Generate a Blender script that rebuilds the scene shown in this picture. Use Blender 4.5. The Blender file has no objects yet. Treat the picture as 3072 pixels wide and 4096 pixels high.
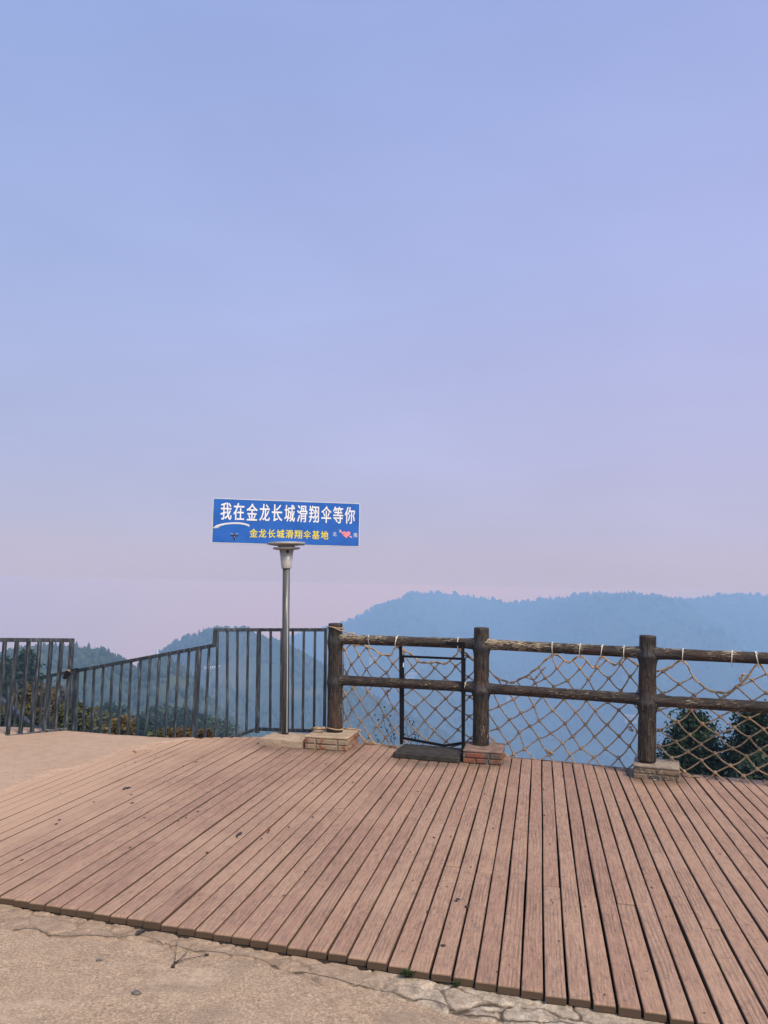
import bpy, bmesh, math, random
import numpy as np
from mathutils import Vector, Matrix, noise as mnoise
random.seed(7); RNG = np.random.default_rng(11)
R = math.radians
scene = bpy.context.scene
col = scene.collection

# ------------------------------------------------------------------ camera
F = 3078.0; CAMH = 1.634
PITCH, ROLL, YAW = R(5.528), R(1.198), R(11.527)
KN, N0 = 17.2011, -0.1766            # planks per camera height, offset
cam_d = bpy.data.cameras.new('camera'); cam = bpy.data.objects.new('camera', cam_d); col.objects.link(cam)
cam_d.sensor_fit = 'VERTICAL'; cam_d.sensor_height = 36.0; cam_d.sensor_width = 27.0
cam_d.lens = 36.0 * F / 4096.0
cam_d.clip_start = 0.05; cam_d.clip_end = 9000
cam.matrix_world = Matrix.Translation((0, 0, CAMH)) @ Matrix.Rotation(R(90) + PITCH, 4, 'X') @ Matrix.Rotation(ROLL, 4, 'Z')
scene.camera = cam
scene.view_settings.view_transform = 'Standard'; scene.view_settings.look = 'None'
scene.view_settings.exposure = 0.0; scene.view_settings.gamma = 1.0
scene.cycles.use_denoising = True
scene.cycles.max_bounces = 8; scene.cycles.diffuse_bounces = 3; scene.cycles.volume_bounces = 8
scene.cycles.sample_clamp_indirect = 6.0

def lin(r, g, b):
    f = lambda c: (c / 255 / 12.92) if c / 255 <= 0.04045 else ((c / 255 + 0.055) / 1.055) ** 2.4
    return (f(r), f(g), f(b), 1.0)

# ------------------------------------------------------------------ world
SUN_EL = R(50); SUN_AZ = R(142)      # azimuth clockwise from +Y (view direction): behind the camera, to the right
world = bpy.data.worlds.new('World'); scene.world = world; world.use_nodes = True
wt = world.node_tree; wt.nodes.clear()
W = lambda t: wt.nodes.new(t)
wl = wt.links.new
out = W('ShaderNodeOutputWorld'); bg = W('ShaderNodeBackground'); bg.inputs['Strength'].default_value = 0.15
sky = W('ShaderNodeTexSky'); sky.sky_type = 'NISHITA'; sky.sun_disc = False
sky.sun_elevation = SUN_EL; sky.sun_rotation = SUN_AZ; sky.air_density = 1.4; sky.dust_density = 3.0; sky.altitude = 900
tc = W('ShaderNodeTexCoord'); sp = W('ShaderNodeSeparateXYZ'); wl(tc.outputs['Generated'], sp.inputs[0])
# horizon sky colour warmed to offset the blue haze in front, leaving lilac
SIG = 0.00100; BOXTOP = 6.5; HZ = (0.264, 0.427, 0.737); FAR = (0.512, 0.482, 0.642)
def behind_haze(z, f):
    T = math.exp(-SIG * min(2200.0, (BOXTOP - CAMH) / max(z, 1e-4)))
    return tuple(max(0.02, (a - (1 - T) * h) / T) for a, h in zip(f, HZ))
HI_STOPS = [(0.03, behind_haze(0.03, FAR)), (0.075, lin(188, 186, 214)[:3]), (0.16, lin(185, 188, 224)[:3]), (0.37, lin(173, 185, 231)[:3]), (0.62, lin(159, 176, 228)[:3]), (0.74, lin(142, 163, 224)[:3])]
LO_STOPS = [(z, behind_haze(z, FAR)) for z in (0.0, 0.0021, 0.0024, 0.0027, 0.0031, 0.0036, 0.0042, 0.005, 0.006, 0.0075, 0.0095, 0.012, 0.016, 0.022, 0.03)]
DN_STOPS = [(-0.25, (0.22, 0.20, 0.19)), (-0.17, (0.6, 0.40, 0.30)), (-0.11, behind_haze(0, FAR)), (0.0, behind_haze(0, FAR))]
def band(stops, z0, z1):
    mr = W('ShaderNodeMapRange'); mr.inputs['From Min'].default_value = z0; mr.inputs['From Max'].default_value = z1; wl(sp.outputs['Z'], mr.inputs['Value'])
    rp = W('ShaderNodeValToRGB'); el = rp.color_ramp.elements
    while len(el) < len(stops): el.new(0.5)
    for e, (z, c) in zip(el, stops): e.position = (z - z0) / (z1 - z0); e.color = (*c, 1)
    wl(mr.outputs[0], rp.inputs[0]); return rp.outputs[0]
def above(z):
    n = W('ShaderNodeMath'); n.operation = 'GREATER_THAN'; n.inputs[1].default_value = z; wl(sp.outputs['Z'], n.inputs[0]); return n.outputs[0]
ba = W('ShaderNodeMixRGB'); wl(above(0.0), ba.inputs[0]); wl(band(DN_STOPS, -0.25, 0.0), ba.inputs[1]); wl(band(LO_STOPS, 0.0, 0.03), ba.inputs[2])
rp = W('ShaderNodeMixRGB'); wl(above(0.03), rp.inputs[0]); wl(ba.outputs[0], rp.inputs[1]); wl(band(HI_STOPS, 0.03, 0.75), rp.inputs[2])

# the veil of haze is thinner (bluer, darker) to the left of the view than to the right
mx = W('ShaderNodeMapRange'); mx.inputs['From Min'].default_value = -0.5; mx.inputs['From Max'].default_value = 0.35
wl(sp.outputs['X'], mx.inputs['Value'])
tint = W('ShaderNodeMixRGB'); tint.inputs[1].default_value = (0.91, 0.965, 0.975, 1); tint.inputs[2].default_value = (1.04, 1.0, 1.01, 1)
wl(mx.outputs[0], tint.inputs[0])
zf = W('ShaderNodeMapRange'); zf.inputs['From Min'].default_value = 0.01; zf.inputs['From Max'].default_value = 0.15; wl(sp.outputs['Z'], zf.inputs['Value'])
# faint cloud streaks in the veil
wn = W('ShaderNodeTexNoise'); wn.inputs['Scale'].default_value = 3.2; wn.inputs['Detail'].default_value = 4
wmap = W('ShaderNodeMapping'); wmap.inputs['Scale'].default_value = (1, 1, 2.6); wl(tc.outputs['Generated'], wmap.inputs[0]); wl(wmap.outputs[0], wn.inputs['Vector'])
wnr = W('ShaderNodeMapRange'); wnr.inputs['From Min'].default_value = 0.3; wnr.inputs['From Max'].default_value = 0.7
wnr.inputs['To Min'].default_value = 0.972; wnr.inputs['To Max'].default_value = 1.045; wl(wn.outputs['Fac'], wnr.inputs['Value'])
m1 = W('ShaderNodeMixRGB'); m1.blend_type = 'MULTIPLY'; wl(zf.outputs[0], m1.inputs[0]); wl(rp.outputs[0], m1.inputs[1]); wl(tint.outputs[0], m1.inputs[2])
m1b = W('ShaderNodeVectorMath'); m1b.operation = 'SCALE'; wl(m1.outputs[0], m1b.inputs[0]); wl(wnr.outputs[0], m1b.inputs['Scale'])
m2 = W('ShaderNodeVectorMath'); m2.operation = 'SCALE'; m2.inputs['Scale'].default_value = 1 / 0.15; wl(m1b.outputs[0], m2.inputs[0])
mz = W('ShaderNodeMapRange'); mz.inputs['From Min'].default_value = 0.645; mz.inputs['From Max'].default_value = 0.78
mz.inputs['To Min'].default_value = 0.03; mz.inputs['To Max'].default_value = 1.0; wl(sp.outputs['Z'], mz.inputs['Value'])
# behind the viewer and overhead: unseen bright sky added to light haze and deck
mb_ = W('ShaderNodeMapRange'); mb_.inputs['From Min'].default_value = 0.0; mb_.inputs['From Max'].default_value = -0.4; mb_.inputs['To Max'].default_value = 0.9; wl(sp.outputs['Y'], mb_.inputs['Value'])
mup = W('ShaderNodeMapRange'); mup.inputs['From Min'].default_value = 0.02; mup.inputs['From Max'].default_value = 0.12; wl(sp.outputs['Z'], mup.inputs['Value'])
mbu = W('ShaderNodeMath'); mbu.operation = 'MULTIPLY'; wl(mb_.outputs[0], mbu.inputs[0]); wl(mup.outputs[0], mbu.inputs[1])
mmx = W('ShaderNodeMath'); mmx.operation = 'MAXIMUM'; wl(mz.outputs[0], mmx.inputs[0]); wl(mbu.outputs[0], mmx.inputs[1])
m3 = W('ShaderNodeMixRGB'); wl(mmx.outputs[0], m3.inputs[0]); wl(m2.outputs[0], m3.inputs[1]); wl(sky.outputs[0], m3.inputs[2])
wl(m3.outputs[0], bg.inputs['Color']); wl(bg.outputs[0], out.inputs['Surface'])

sun_d = bpy.data.lights.new('sun', 'SUN'); sun = bpy.data.objects.new('sun', sun_d); col.objects.link(sun)
sun_d.energy = 4.0; sun_d.angle = R(16); sun_d.color = (1.0, 0.87, 0.72)
sv = Vector((math.sin(SUN_AZ) * math.cos(SUN_EL), math.cos(SUN_AZ) * math.cos(SUN_EL), math.sin(SUN_EL)))
sun.rotation_euler = sv.to_track_quat('Z', 'Y').to_euler()
sun.location = (30, -12, 40)

# ------------------------------------------------------------------ survey: photograph measurements -> metres
def ray(x, y):
    u = (x - 1536) / F; v = -(y - 2048) / F
    c, s = math.cos(ROLL), math.sin(ROLL); r = c * u - s * v; up = s * u + c * v
    return Vector((r, math.cos(PITCH) - up * math.sin(PITCH), math.sin(PITCH) + up * math.cos(PITCH)))
CAM = Vector((0, 0, CAMH))
def G(x, y, z=0.0):
    d = ray(x, y); return CAM + d * ((z - CAMH) / d.z)
def D(x, y, Y):
    d = ray(x, y); return CAM + d * (Y / d.y)
def onplane(x, y, p0, nrm):
    d = ray(x, y); return CAM + d * ((p0 - CAM).dot(nrm) / d.dot(nrm))
def nt(n, t, z=0.0):
    c = (n - N0) / KN * CAMH
    return Vector((c * math.cos(YAW) + t * math.sin(YAW), -c * math.sin(YAW) + t * math.cos(YAW), z))
UPV = Vector((-0.018, 0, 1)).normalized()
def z1(p): return (800 + p[0] * 700 / 1659, 1950 + p[1] * 700 / 1659)
def z2(p): return (p[0] * 1000 / 1659, 2400 + p[1] * 1000 / 1659)
def z3(p): return (800 + p[0] * 800 / 1659, 2400 + p[1] * 800 / 1659)
def z4(p): return (1300 + p[0] * 800 / 1659, 2450 + p[1] * 800 / 1659)
def z5(p): return (1900 + p[0] * 1172 / 1659, 2450 + p[1] * 1172 / 1659)
def z6(p): return (p[0] * 1500 / 1659, 2900 + p[1] * 1500 / 1659)
def z7(p): return (p[0] * 1536 / 1659, 3400 + p[1] * 1536 / 1659)
def z8(p): return (1500 + p[0] * 1572 / 1659, 3400 + p[1] * 1572 / 1659)

# ------------------------------------------------------------------ helpers
def tag(o, label=None, cat=None, group=None, kind=None):
    if label: o['label'] = label
    if cat: o['category'] = cat
    if group: o['group'] = group
    if kind: o['kind'] = kind
    return o
def empty(name, loc, label, cat, group=None):
    o = bpy.data.objects.new(name, None); o.empty_display_size = 0.1; col.objects.link(o); o.location = loc
    bpy.context.view_layer.update() if False else None
    return tag(o, label, cat, group)
def link(name, me, mat, parent=None, smooth=False):
    o = bpy.data.objects.new(name, me); col.objects.link(o)
    if mat:
        for m in (mat if isinstance(mat, (list, tuple)) else [mat]): me.materials.append(m)
    if smooth: me.polygons.foreach_set('use_smooth', [True] * len(me.polygons))
    if parent:
        o.parent = parent; o.matrix_parent_inverse = Matrix.Translation(-Vector(parent.location)) if parent.parent is None else Matrix()
    return o
class MB:
    def __init__(s): s.v = []; s.f = []; s.m = []; s.mi = 0
    def add(s, verts, faces):
        o = len(s.v); s.v += [tuple(p) for p in verts]; s.f += [tuple(i + o for i in f) for f in faces]; s.m += [s.mi] * len(faces)
    def box8(s, b):       # 8 corners: bottom 4 ccw, top 4 ccw
        s.add(b, [(3, 2, 1, 0), (4, 5, 6, 7), (0, 1, 5, 4), (1, 2, 6, 5), (2, 3, 7, 6), (3, 0, 4, 7)])
    def box(s, c, x, y, z):   # centre and half-axis vectors
        c = Vector(c)
        s.box8([c - x - y - z, c + x - y - z, c + x + y - z, c - x + y - z, c - x - y + z, c + x - y + z, c + x + y + z, c - x + y + z])
    def bar(s, a, b, w, d, side=None, ch=0.12):   # square tube a->b with small chamfers
        a, b = Vector(a), Vector(b); t = (b - a).normalized()
        sd = Vector(side) if side is not None else Vector((1, 0, 0))
        x = (sd - t * sd.dot(t)).normalized(); y = t.cross(x)
        k = ch * min(w, d); prof = []
        for sx, sy in ((1, 1), (-1, 1), (-1, -1), (1, -1)):
            p1 = (sx * w / 2, sy * (d / 2 - k)); p2 = (sx * (w / 2 - k), sy * d / 2)
            prof += [p1, p2] if sx * sy > 0 else [p2, p1]
        s.sweep([a, b], [prof, prof], [(x, y)] * 2)
    def sweep(s, pts, profs, frames, cap=True):
        n = len(profs[0]); vs = []
        for p, pr, (x, y) in zip(pts, profs, frames):
            vs += [Vector(p) + x * q[0] + y * q[1] for q in pr]
        fs = []
        for i in range(len(pts) - 1):
            for j in range(n):
                a = i * n + j; b = i * n + (j + 1) % n
                fs.append((a, b, b + n, a + n))
        if cap: fs += [tuple(reversed(range(n))), tuple(range((len(pts) - 1) * n, len(pts) * n))]
        s.add(vs, fs)
    def tube(s, pts, r, seg=8, cap=True):
        pts = [Vector(p) for p in pts]
        if not isinstance(r, (list, tuple)): r = [r] * len(pts)
        frames = []; x = None
        for i, p in enumerate(pts):
            t = (pts[min(i + 1, len(pts) - 1)] - pts[max(i - 1, 0)])
            t = t.normalized() if t.length > 1e-9 else Vector((0, 0, 1))
            if x is None: x = t.orthogonal().normalized()
            x = (x - t * x.dot(t)); x = x.normalized() if x.length > 1e-6 else t.orthogonal().normalized()
            frames.append((x, t.cross(x)))
        circ = [(math.cos(2 * math.pi * k / seg), math.sin(2 * math.pi * k / seg)) for k in range(seg)]
        s.sweep(pts, [[(a * q, b * q) for a, b in circ] for q in r], frames, cap)
    def blob(s, c, r, sq=(1, 1, 1), jit=0.0):   # low round lump
        c = Vector(c); rings = 5; seg = 8; vs = [c + Vector((0, 0, -r * sq[2]))]
        for i in range(1, rings):
            a = -math.pi / 2 + math.pi * i / rings
            for k in range(seg):
                b = 2 * math.pi * k / seg; q = r * (1 + jit * (random.random() - .5))
                vs.append(c + Vector((q * math.cos(a) * math.cos(b) * sq[0], q * math.cos(a) * math.sin(b) * sq[1], q * math.sin(a) * sq[2])))
        vs.append(c + Vector((0, 0, r * sq[2]))); fs = []
        for k in range(seg):
            fs.append((0, 1 + (k + 1) % seg, 1 + k)); L = 1 + (rings - 2) * seg; fs.append((L + k, L + (k + 1) % seg, len(vs) - 1))
        for i in range(rings - 2):
            for k in range(seg):
                a = 1 + i * seg + k; b = 1 + i * seg + (k + 1) % seg; fs.append((a, b, b + seg, a + seg))
        s.add(vs, fs)
    def build(s, name, mat, parent=None, smooth=False):
        me = bpy.data.meshes.new(name); me.from_pydata(s.v, [], s.f); me.update()
        o = link(name, me, mat, parent, smooth)
        if any(s.m): me.polygons.foreach_set('material_index', s.m)
        return o
def np_mesh(name, V, Fq):
    me = bpy.data.meshes.new(name); V = np.asarray(V, np.float32); Fq = np.asarray(Fq, np.int32); k = Fq.shape[1]
    me.vertices.add(len(V)); me.vertices.foreach_set('co', V.ravel())
    me.loops.add(Fq.size); me.loops.foreach_set('vertex_index', Fq.ravel())
    me.polygons.add(len(Fq)); me.polygons.foreach_set('loop_start', np.arange(0, Fq.size, k, dtype=np.int32))
    me.polygons.foreach_set('loop_total', np.full(len(Fq), k, np.int32)); me.update(calc_edges=True); me.validate()
    return me
def grid_faces(nr, nc):
    i = np.arange(nr - 1)[:, None] * nc + np.arange(nc - 1)[None, :]
    return np.stack([i, i + 1, i + nc + 1, i + nc], -1).reshape(-1, 4)
class Fld:      # cheap smooth noise field for arrays
    def __init__(s, seed, n=10):
        r = np.random.default_rng(seed); s.k = r.normal(size=(n, 3)); s.k /= np.linalg.norm(s.k, axis=1)[:, None] / r.uniform(.6, 1.8, (n, 1)); s.p = r.uniform(0, 6.28, n)
    def __call__(s, P, scale): return np.sin(P @ (s.k.T * scale) + s.p).mean(-1) * 2.2
F1, F2, F3 = Fld(1), Fld(2), Fld(3)

# ------------------------------------------------------------------ materials
class Mat:
    def __init__(s, name, rough=0.8, spec=0.3, metal=0.0):
        s.m = bpy.data.materials.new(name); s.m.use_nodes = True; s.t = s.m.node_tree; s.b = s.t.nodes['Principled BSDF']
        s.b.inputs['Roughness'].default_value = rough; s.b.inputs['Specular IOR Level'].default_value = spec; s.b.inputs['Metallic'].default_value = metal
        s.tc = None
    def N(s, t, **kw):
        n = s.t.nodes.new(t)
        for k, v in kw.items(): setattr(n, k, v)
        return n
    def L(s, a, b): s.t.links.new(a, b)
    def coord(s, kind='Object', scale=(1, 1, 1), attr=None):
        if attr: src = s.N('ShaderNodeAttribute', attribute_name=attr).outputs['Vector']
        elif kind == 'Position': src = s.N('ShaderNodeNewGeometry').outputs['Position']
        else: src = s.N('ShaderNodeTexCoord').outputs[kind]
        mp = s.N('ShaderNodeMapping'); mp.inputs['Scale'].default_value = scale; s.L(src, mp.inputs[0]); return mp.outputs[0]
    def noise(s, vec, scale, detail=5, rough=0.6, dist=0.0):
        n = s.N('ShaderNodeTexNoise'); n.inputs['Scale'].default_value = scale; n.inputs['Detail'].default_value = detail
        n.inputs['Roughness'].default_value = rough; n.inputs['Distortion'].default_value = dist; s.L(vec, n.inputs['Vector']); return n.outputs['Fac']
    def ramp(s, fac, stops):
        r = s.N('ShaderNodeValToRGB'); e = r.color_ramp.elements
        while len(e) < len(stops): e.new(0.5)
        for el, (p, c) in zip(e, stops): el.position = p; el.color = (*c[:3], 1) if hasattr(c, '__len__') else (c, c, c, 1)
        s.L(fac, r.inputs[0]); return r.outputs[0]
    def mix(s, fac, a, b, mode='MIX'):
        n = s.N('ShaderNodeMixRGB', blend_type=mode)
        for i, v in enumerate((fac, a, b)):
            if hasattr(v, 'is_output'): s.L(v, n.inputs[i])
            elif i == 0: n.inputs[0].default_value = v
            else: n.inputs[i].default_value = (*v[:3], 1)
        return n.outputs[0]
    def math(s, op, a, b=0.0):
        n = s.N('ShaderNodeMath', operation=op)
        for i, v in enumerate((a, b)):
            if hasattr(v, 'is_output'): s.L(v, n.inputs[i])
            else: n.inputs[i].default_value = v
        return n.outputs[0]
    def color(s, c):
        if hasattr(c, 'is_output'): s.L(c, s.b.inputs['Base Color'])
        else: s.b.inputs['Base Color'].default_value = (*c[:3], 1)
        return s
    def bump(s, h, strength=0.4, dist=0.01):
        n = s.N('ShaderNodeBump'); n.inputs['Strength'].default_value = strength; n.inputs['Distance'].default_value = dist
        s.L(h, n.inputs['Height']); s.L(n.outputs[0], s.b.inputs['Normal']); return s
    def rough(s, r): s.L(r, s.b.inputs['Roughness']); return s

def simple(name, c, var=0.25, scale=8, rough=0.7, spec=0.3, metal=0.0, bump=0.0, bd=0.004, kind='Object'):
    m = Mat(name, rough, spec, metal); v = m.coord(kind); n = m.noise(v, scale, 6)
    m.color(m.ramp(n, [(0.25, [x * (1 - var) for x in c[:3]]), (0.75, [min(1, x * (1 + var)) for x in c[:3]])]))
    if bump: m.bump(m.noise(v, scale * 4, 6), bump, bd)
    return m.m

def mat_planks():
    m = Mat('weathered_red_brown_boards', 0.72, 0.25)
    pc = m.coord(attr='pc')
    sx = m.N('ShaderNodeSeparateXYZ'); m.L(pc, sx.inputs[0])
    pid = sx.outputs['Z']
    wn = m.N('ShaderNodeTexWhiteNoise', noise_dimensions='1D'); m.L(pid, wn.inputs['W'])
    # stretched, warped grain, different on each board
    wav = m.N('ShaderNodeTexWave', bands_direction='X'); wav.inputs['Scale'].default_value = 15; wav.inputs['Distortion'].default_value = 11.0
    wav.inputs['Detail'].default_value = 2; wav.inputs['Detail Scale'].default_value = 0.55
    m.L(m.coord(attr='pc', scale=(1.0, 0.11, 1.7)), wav.inputs['Vector'])
    fine = m.noise(m.coord(attr='pc', scale=(120, 7, 1.7)), 1.0, 8, 0.78)
    g = fine
    base = m.ramp(fine, [(0.34, (0.130, 0.076, 0.052)), (0.41, (0.275, 0.164, 0.110)), (0.50, (0.350, 0.212, 0.143)), (0.64, (0.44, 0.280, 0.194))])
    wsel = m.ramp(m.noise(m.coord(attr='pc', scale=(5, 1.3, 7.7)), 1.0, 2), [(0.47, 0.0), (0.60, 0.62)])
    base = m.mix(m.math('MULTIPLY', wsel, m.ramp(wav.outputs['Fac'], [(0.10, 1.0), (0.45, 0.0)])), base, (0.165, 0.098, 0.072))
    pore = m.noise(m.coord(attr='pc', scale=(260, 12, 2.3)), 1.0, 4, 0.7)
    base = m.mix(m.ramp(pore, [(0.34, 0.7), (0.46, 0.0)]), base, (0.125, 0.075, 0.058))
    tone = m.ramp(wn.outputs['Value'], [(0, (0.84, 0.81, 0.84)), (0.5, (1, 1, 1)), (1, (1.0, 1.04, 1.06))])
    c = m.mix(1.0, base, tone, 'MULTIPLY')
    pos = m.coord('Position')
    # purple-grey scuffs across boards, stretched along them
    sc = m.noise(m.coord(attr='pc', scale=(26, 15, 3.1)), 1.0, 9, 0.82)
    c = m.mix(m.ramp(sc, [(0.53, 0.0), (0.61, 0.65)]), c, (0.165, 0.108, 0.096))
    sp = m.noise(m.coord(attr='pc', scale=(60, 38, 5)), 1.0, 4, 0.7)
    c = m.mix(m.ramp(sp, [(0.615, 0.0), (0.67, 0.8)]), c, (0.085, 0.058, 0.052))
    lt = m.noise(m.coord(attr='pc', scale=(50, 22, 9)), 1.0, 6, 0.75)
    c = m.mix(m.ramp(lt, [(0.60, 0.0), (0.70, 0.55)]), c, (0.56, 0.40, 0.30))
    # trodden-in sand, thicker at the far left where it blows over from the concrete
    d1 = m.noise(pos, 1.1, 6, 0.65)
    px = m.N('ShaderNodeSeparateXYZ'); m.L(pos, px.inputs[0])
    left = m.N('ShaderNodeMapRange'); left.inputs['From Min'].default_value = 0.6; left.inputs['From Max'].default_value = -3.0
    left.inputs['To Min'].default_value = -0.06; left.inputs['To Max'].default_value = 0.14; m.L(px.outputs['X'], left.inputs['Value'])
    dt = m.N('ShaderNodeVectorMath', operation='DOT_PRODUCT'); m.L(pos, dt.inputs[0]); dt.inputs[1].default_value = (math.cos(YAW), -math.sin(YAW), 0)
    rim = m.N('ShaderNodeMapRange'); rim.inputs['From Min'].default_value = -3.0; rim.inputs['From Max'].default_value = -3.95; rim.inputs['To Max'].default_value = 0.42; m.L(dt.outputs['Value'], rim.inputs['Value'])
    left_all = m.math('ADD', left.outputs[0], rim.outputs[0])
    c = m.mix(m.ramp(m.math('ADD', d1, left_all), [(0.42, 0.0), (0.80, 0.70), (1.0, 0.92)]), c, (0.46, 0.305, 0.208))
    en = m.N('ShaderNodeAttribute', attribute_name='endgrain_gap_shade'); c = m.mix(en.outputs['Fac'], c, (0.085, 0.055, 0.036))  # dark end grain, plus gap shade painted on the board sides
    dn = m.noise(pos, 9, 6, 0.75)          # dirt stains with contact shade painted in, round the bases and stand foot
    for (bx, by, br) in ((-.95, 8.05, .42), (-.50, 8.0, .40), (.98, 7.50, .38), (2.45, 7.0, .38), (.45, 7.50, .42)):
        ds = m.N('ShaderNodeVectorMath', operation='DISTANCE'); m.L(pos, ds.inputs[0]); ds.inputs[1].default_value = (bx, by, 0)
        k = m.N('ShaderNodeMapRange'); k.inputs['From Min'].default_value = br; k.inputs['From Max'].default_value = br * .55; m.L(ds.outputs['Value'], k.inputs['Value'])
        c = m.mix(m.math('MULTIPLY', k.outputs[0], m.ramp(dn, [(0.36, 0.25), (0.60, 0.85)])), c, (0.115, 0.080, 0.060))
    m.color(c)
    m.rough(m.ramp(sc, [(0.3, 0.68), (0.7, 0.55)]))
    m.bump(m.math('ADD', g, m.math('MULTIPLY', sp, 0.4)), 0.45, 0.0035)
    return m.m

def mat_concrete(name, a, b, speck=0.5, bump=0.5, mott=0.7):
    m = Mat(name, 0.9, 0.15); p = m.coord('Position')
    big = m.noise(p, 1.3, 6, 0.65); mid = m.noise(p, 9, 8, 0.75); fine = m.noise(p, 85, 6, 0.8)
    c = m.mix(m.ramp(big, [(0.35, 0.0), (0.7, 1.0)]), a, b)
    c = m.mix(m.ramp(mid, [(0.36, mott), (0.56, 0.0)]), c, [x * 0.66 for x in a])
    c = m.mix(m.ramp(fine, [(0.38, speck), (0.50, 0.0)]), c, [x * 0.42 for x in a])
    c = m.mix(m.ramp(fine, [(0.53, 0.0), (0.64, speck)]), c, [min(1, x * 1.5) for x in b])
    if mott > .6:
        pt = m.noise(p, 2.6, 7, 0.72, 0.6); c = m.mix(m.ramp(pt, [(0.50, 0.0), (0.62, 0.50)]), c, [a[0] * .62, a[1] * .66, a[2] * .72])
        pl = m.noise(m.coord('Position', (1.6, 3.5, 1)), 1.0, 6, 0.7); c = m.mix(m.ramp(pl, [(0.54, 0.0), (0.66, 0.55)]), c, [b[0] * 1.22, b[1] * 1.25, b[2] * 1.28])
    m.color(c); m.bump(m.math('ADD', m.math('MULTIPLY', mid, 0.6), fine), bump, 0.006)
    return m.m

def mat_kerb():
    m = Mat('broken_mortar_and_stone', 0.9, 0.15); p = m.coord('Position')
    at = m.N('ShaderNodeAttribute', attribute_name='tone'); sx = m.N('ShaderNodeSeparateXYZ'); m.L(at.outputs['Vector'], sx.inputs[0])
    fine = m.noise(p, 130, 5, 0.75); mid = m.noise(p, 17, 6, 0.7)
    stone = m.ramp(mid, [(0.30, (0.12, 0.115, 0.11)), (0.45, (0.36, 0.31, 0.25)), (0.62, (0.60, 0.52, 0.42))])
    sand = m.ramp(mid, [(0.3, (0.24, 0.17, 0.12)), (0.7, (0.44, 0.325, 0.235))])
    c = m.mix(sx.outputs['X'], sand, stone)
    c = m.mix(m.ramp(sx.outputs['Z'], [(0.20, 1.0), (0.75, 0.0)]), c, (0.075, 0.055, 0.036))   # soil in the cracks
    c = m.mix(m.ramp(fine, [(0.38, 0.6), (0.52, 0.0)]), c, (0.13, 0.10, 0.08))
    m.color(c); m.bump(m.math('ADD', mid, m.math('MULTIPLY', fine, 0.6)), 0.6, 0.008)
    return m.m

def mat_bark(name, peel, stretch):
    # painted concrete moulded as bark; cream undercoat shows where paint has flaked
    m = Mat(name, 0.55, 0.4)
    v = m.coord(attr='bk', scale=stretch)
    n = m.noise(v, 1.0, 6, 0.65, 0.6)
    c = m.ramp(n, [(0.38, (0.006, 0.0045, 0.004)), (0.5, (0.020, 0.014, 0.010)), (0.65, (0.080, 0.055, 0.039))])
    bl = m.noise(m.coord(attr='bk', scale=(3, 3, 3)), 1.0, 3)
    c = m.mix(m.ramp(bl, [(0.52, 0.0), (0.68, 0.35)]), c, (0.10, 0.045, 0.028))
    at = m.N('ShaderNodeAttribute', attribute_name='joint')    # bluish-grey mortar smears where rails meet posts
    jn = m.noise(m.coord('Position'), 30, 4)
    c = m.mix(m.math('MULTIPLY', at.outputs['Fac'], m.ramp(jn, [(0.40, 0.0), (0.62, 0.65)])), c, (0.026, 0.036, 0.048))
    pat = m.N('ShaderNodeAttribute', attribute_name='peel')
    fl = m.noise(m.coord(attr='bk', scale=[x * 1.6 for x in stretch]), 1.0, 6, 0.7, 0.8)
    big = m.noise(m.coord(attr='bk', scale=(2.3, 2.3, 2.3)), 1.0, 2)
    k = m.math('ADD', m.math('MULTIPLY', fl, 1.0), m.math('MULTIPLY', m.math('SUBTRACT', big, 0.5), 0.42))
    k = m.math('ADD', k, m.math('MULTIPLY', pat.outputs['Fac'], 0.085))
    c = m.mix(m.ramp(k, [(peel, 0.0), (peel + 0.03, 0.9)]), c, (0.60, 0.48, 0.31))
    m.color(c); m.bump(m.math('SUBTRACT', n, m.math('MULTIPLY', m.ramp(k, [(peel, 0.0), (peel + 0.04, 1.0)]), 0.4)), 0.9, 0.008)
    return m.m

def mat_metal():
    m = Mat('worn_dark_painted_steel', 0.45, 0.5, 0.0); p = m.coord('Position', (45, 45, 6)); q = m.coord('Position')
    n = m.noise(p, 1.0, 6, 0.65); big = m.noise(q, 5, 4)
    c = m.ramp(n, [(0.36, (0.010, 0.014, 0.019)), (0.5, (0.026, 0.034, 0.043)), (0.62, (0.075, 0.090, 0.105)), (0.72, (0.20, 0.215, 0.225))])  # palest streaks are highlights painted into the colour
    c = m.mix(m.ramp(big, [(0.64, 0.0), (0.74, 0.45)]), c, (0.10, 0.06, 0.04))
    m.color(c); m.bump(n, 0.15, 0.002); return m.m

def mat_pole():
    m = Mat('brushed_steel_pole', 0.45, 0.5, 0.35); p = m.coord('Position', (60, 60, 2.2)); n = m.noise(p, 1.0, 5, 0.6); q = m.noise(m.coord('Position', (14, 14, 3)), 1.0, 5)
    c = m.ramp(n, [(0.3, (0.035, 0.039, 0.043)), (0.5, (0.085, 0.088, 0.090)), (0.7, (0.20, 0.195, 0.19))])
    c = m.mix(m.ramp(q, [(0.60, 0.0), (0.70, 0.8)]), c, (0.10, 0.055, 0.035))
    m.color(c); m.rough(m.ramp(n, [(0.3, 0.6), (0.7, 0.40)])); return m.m

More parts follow.
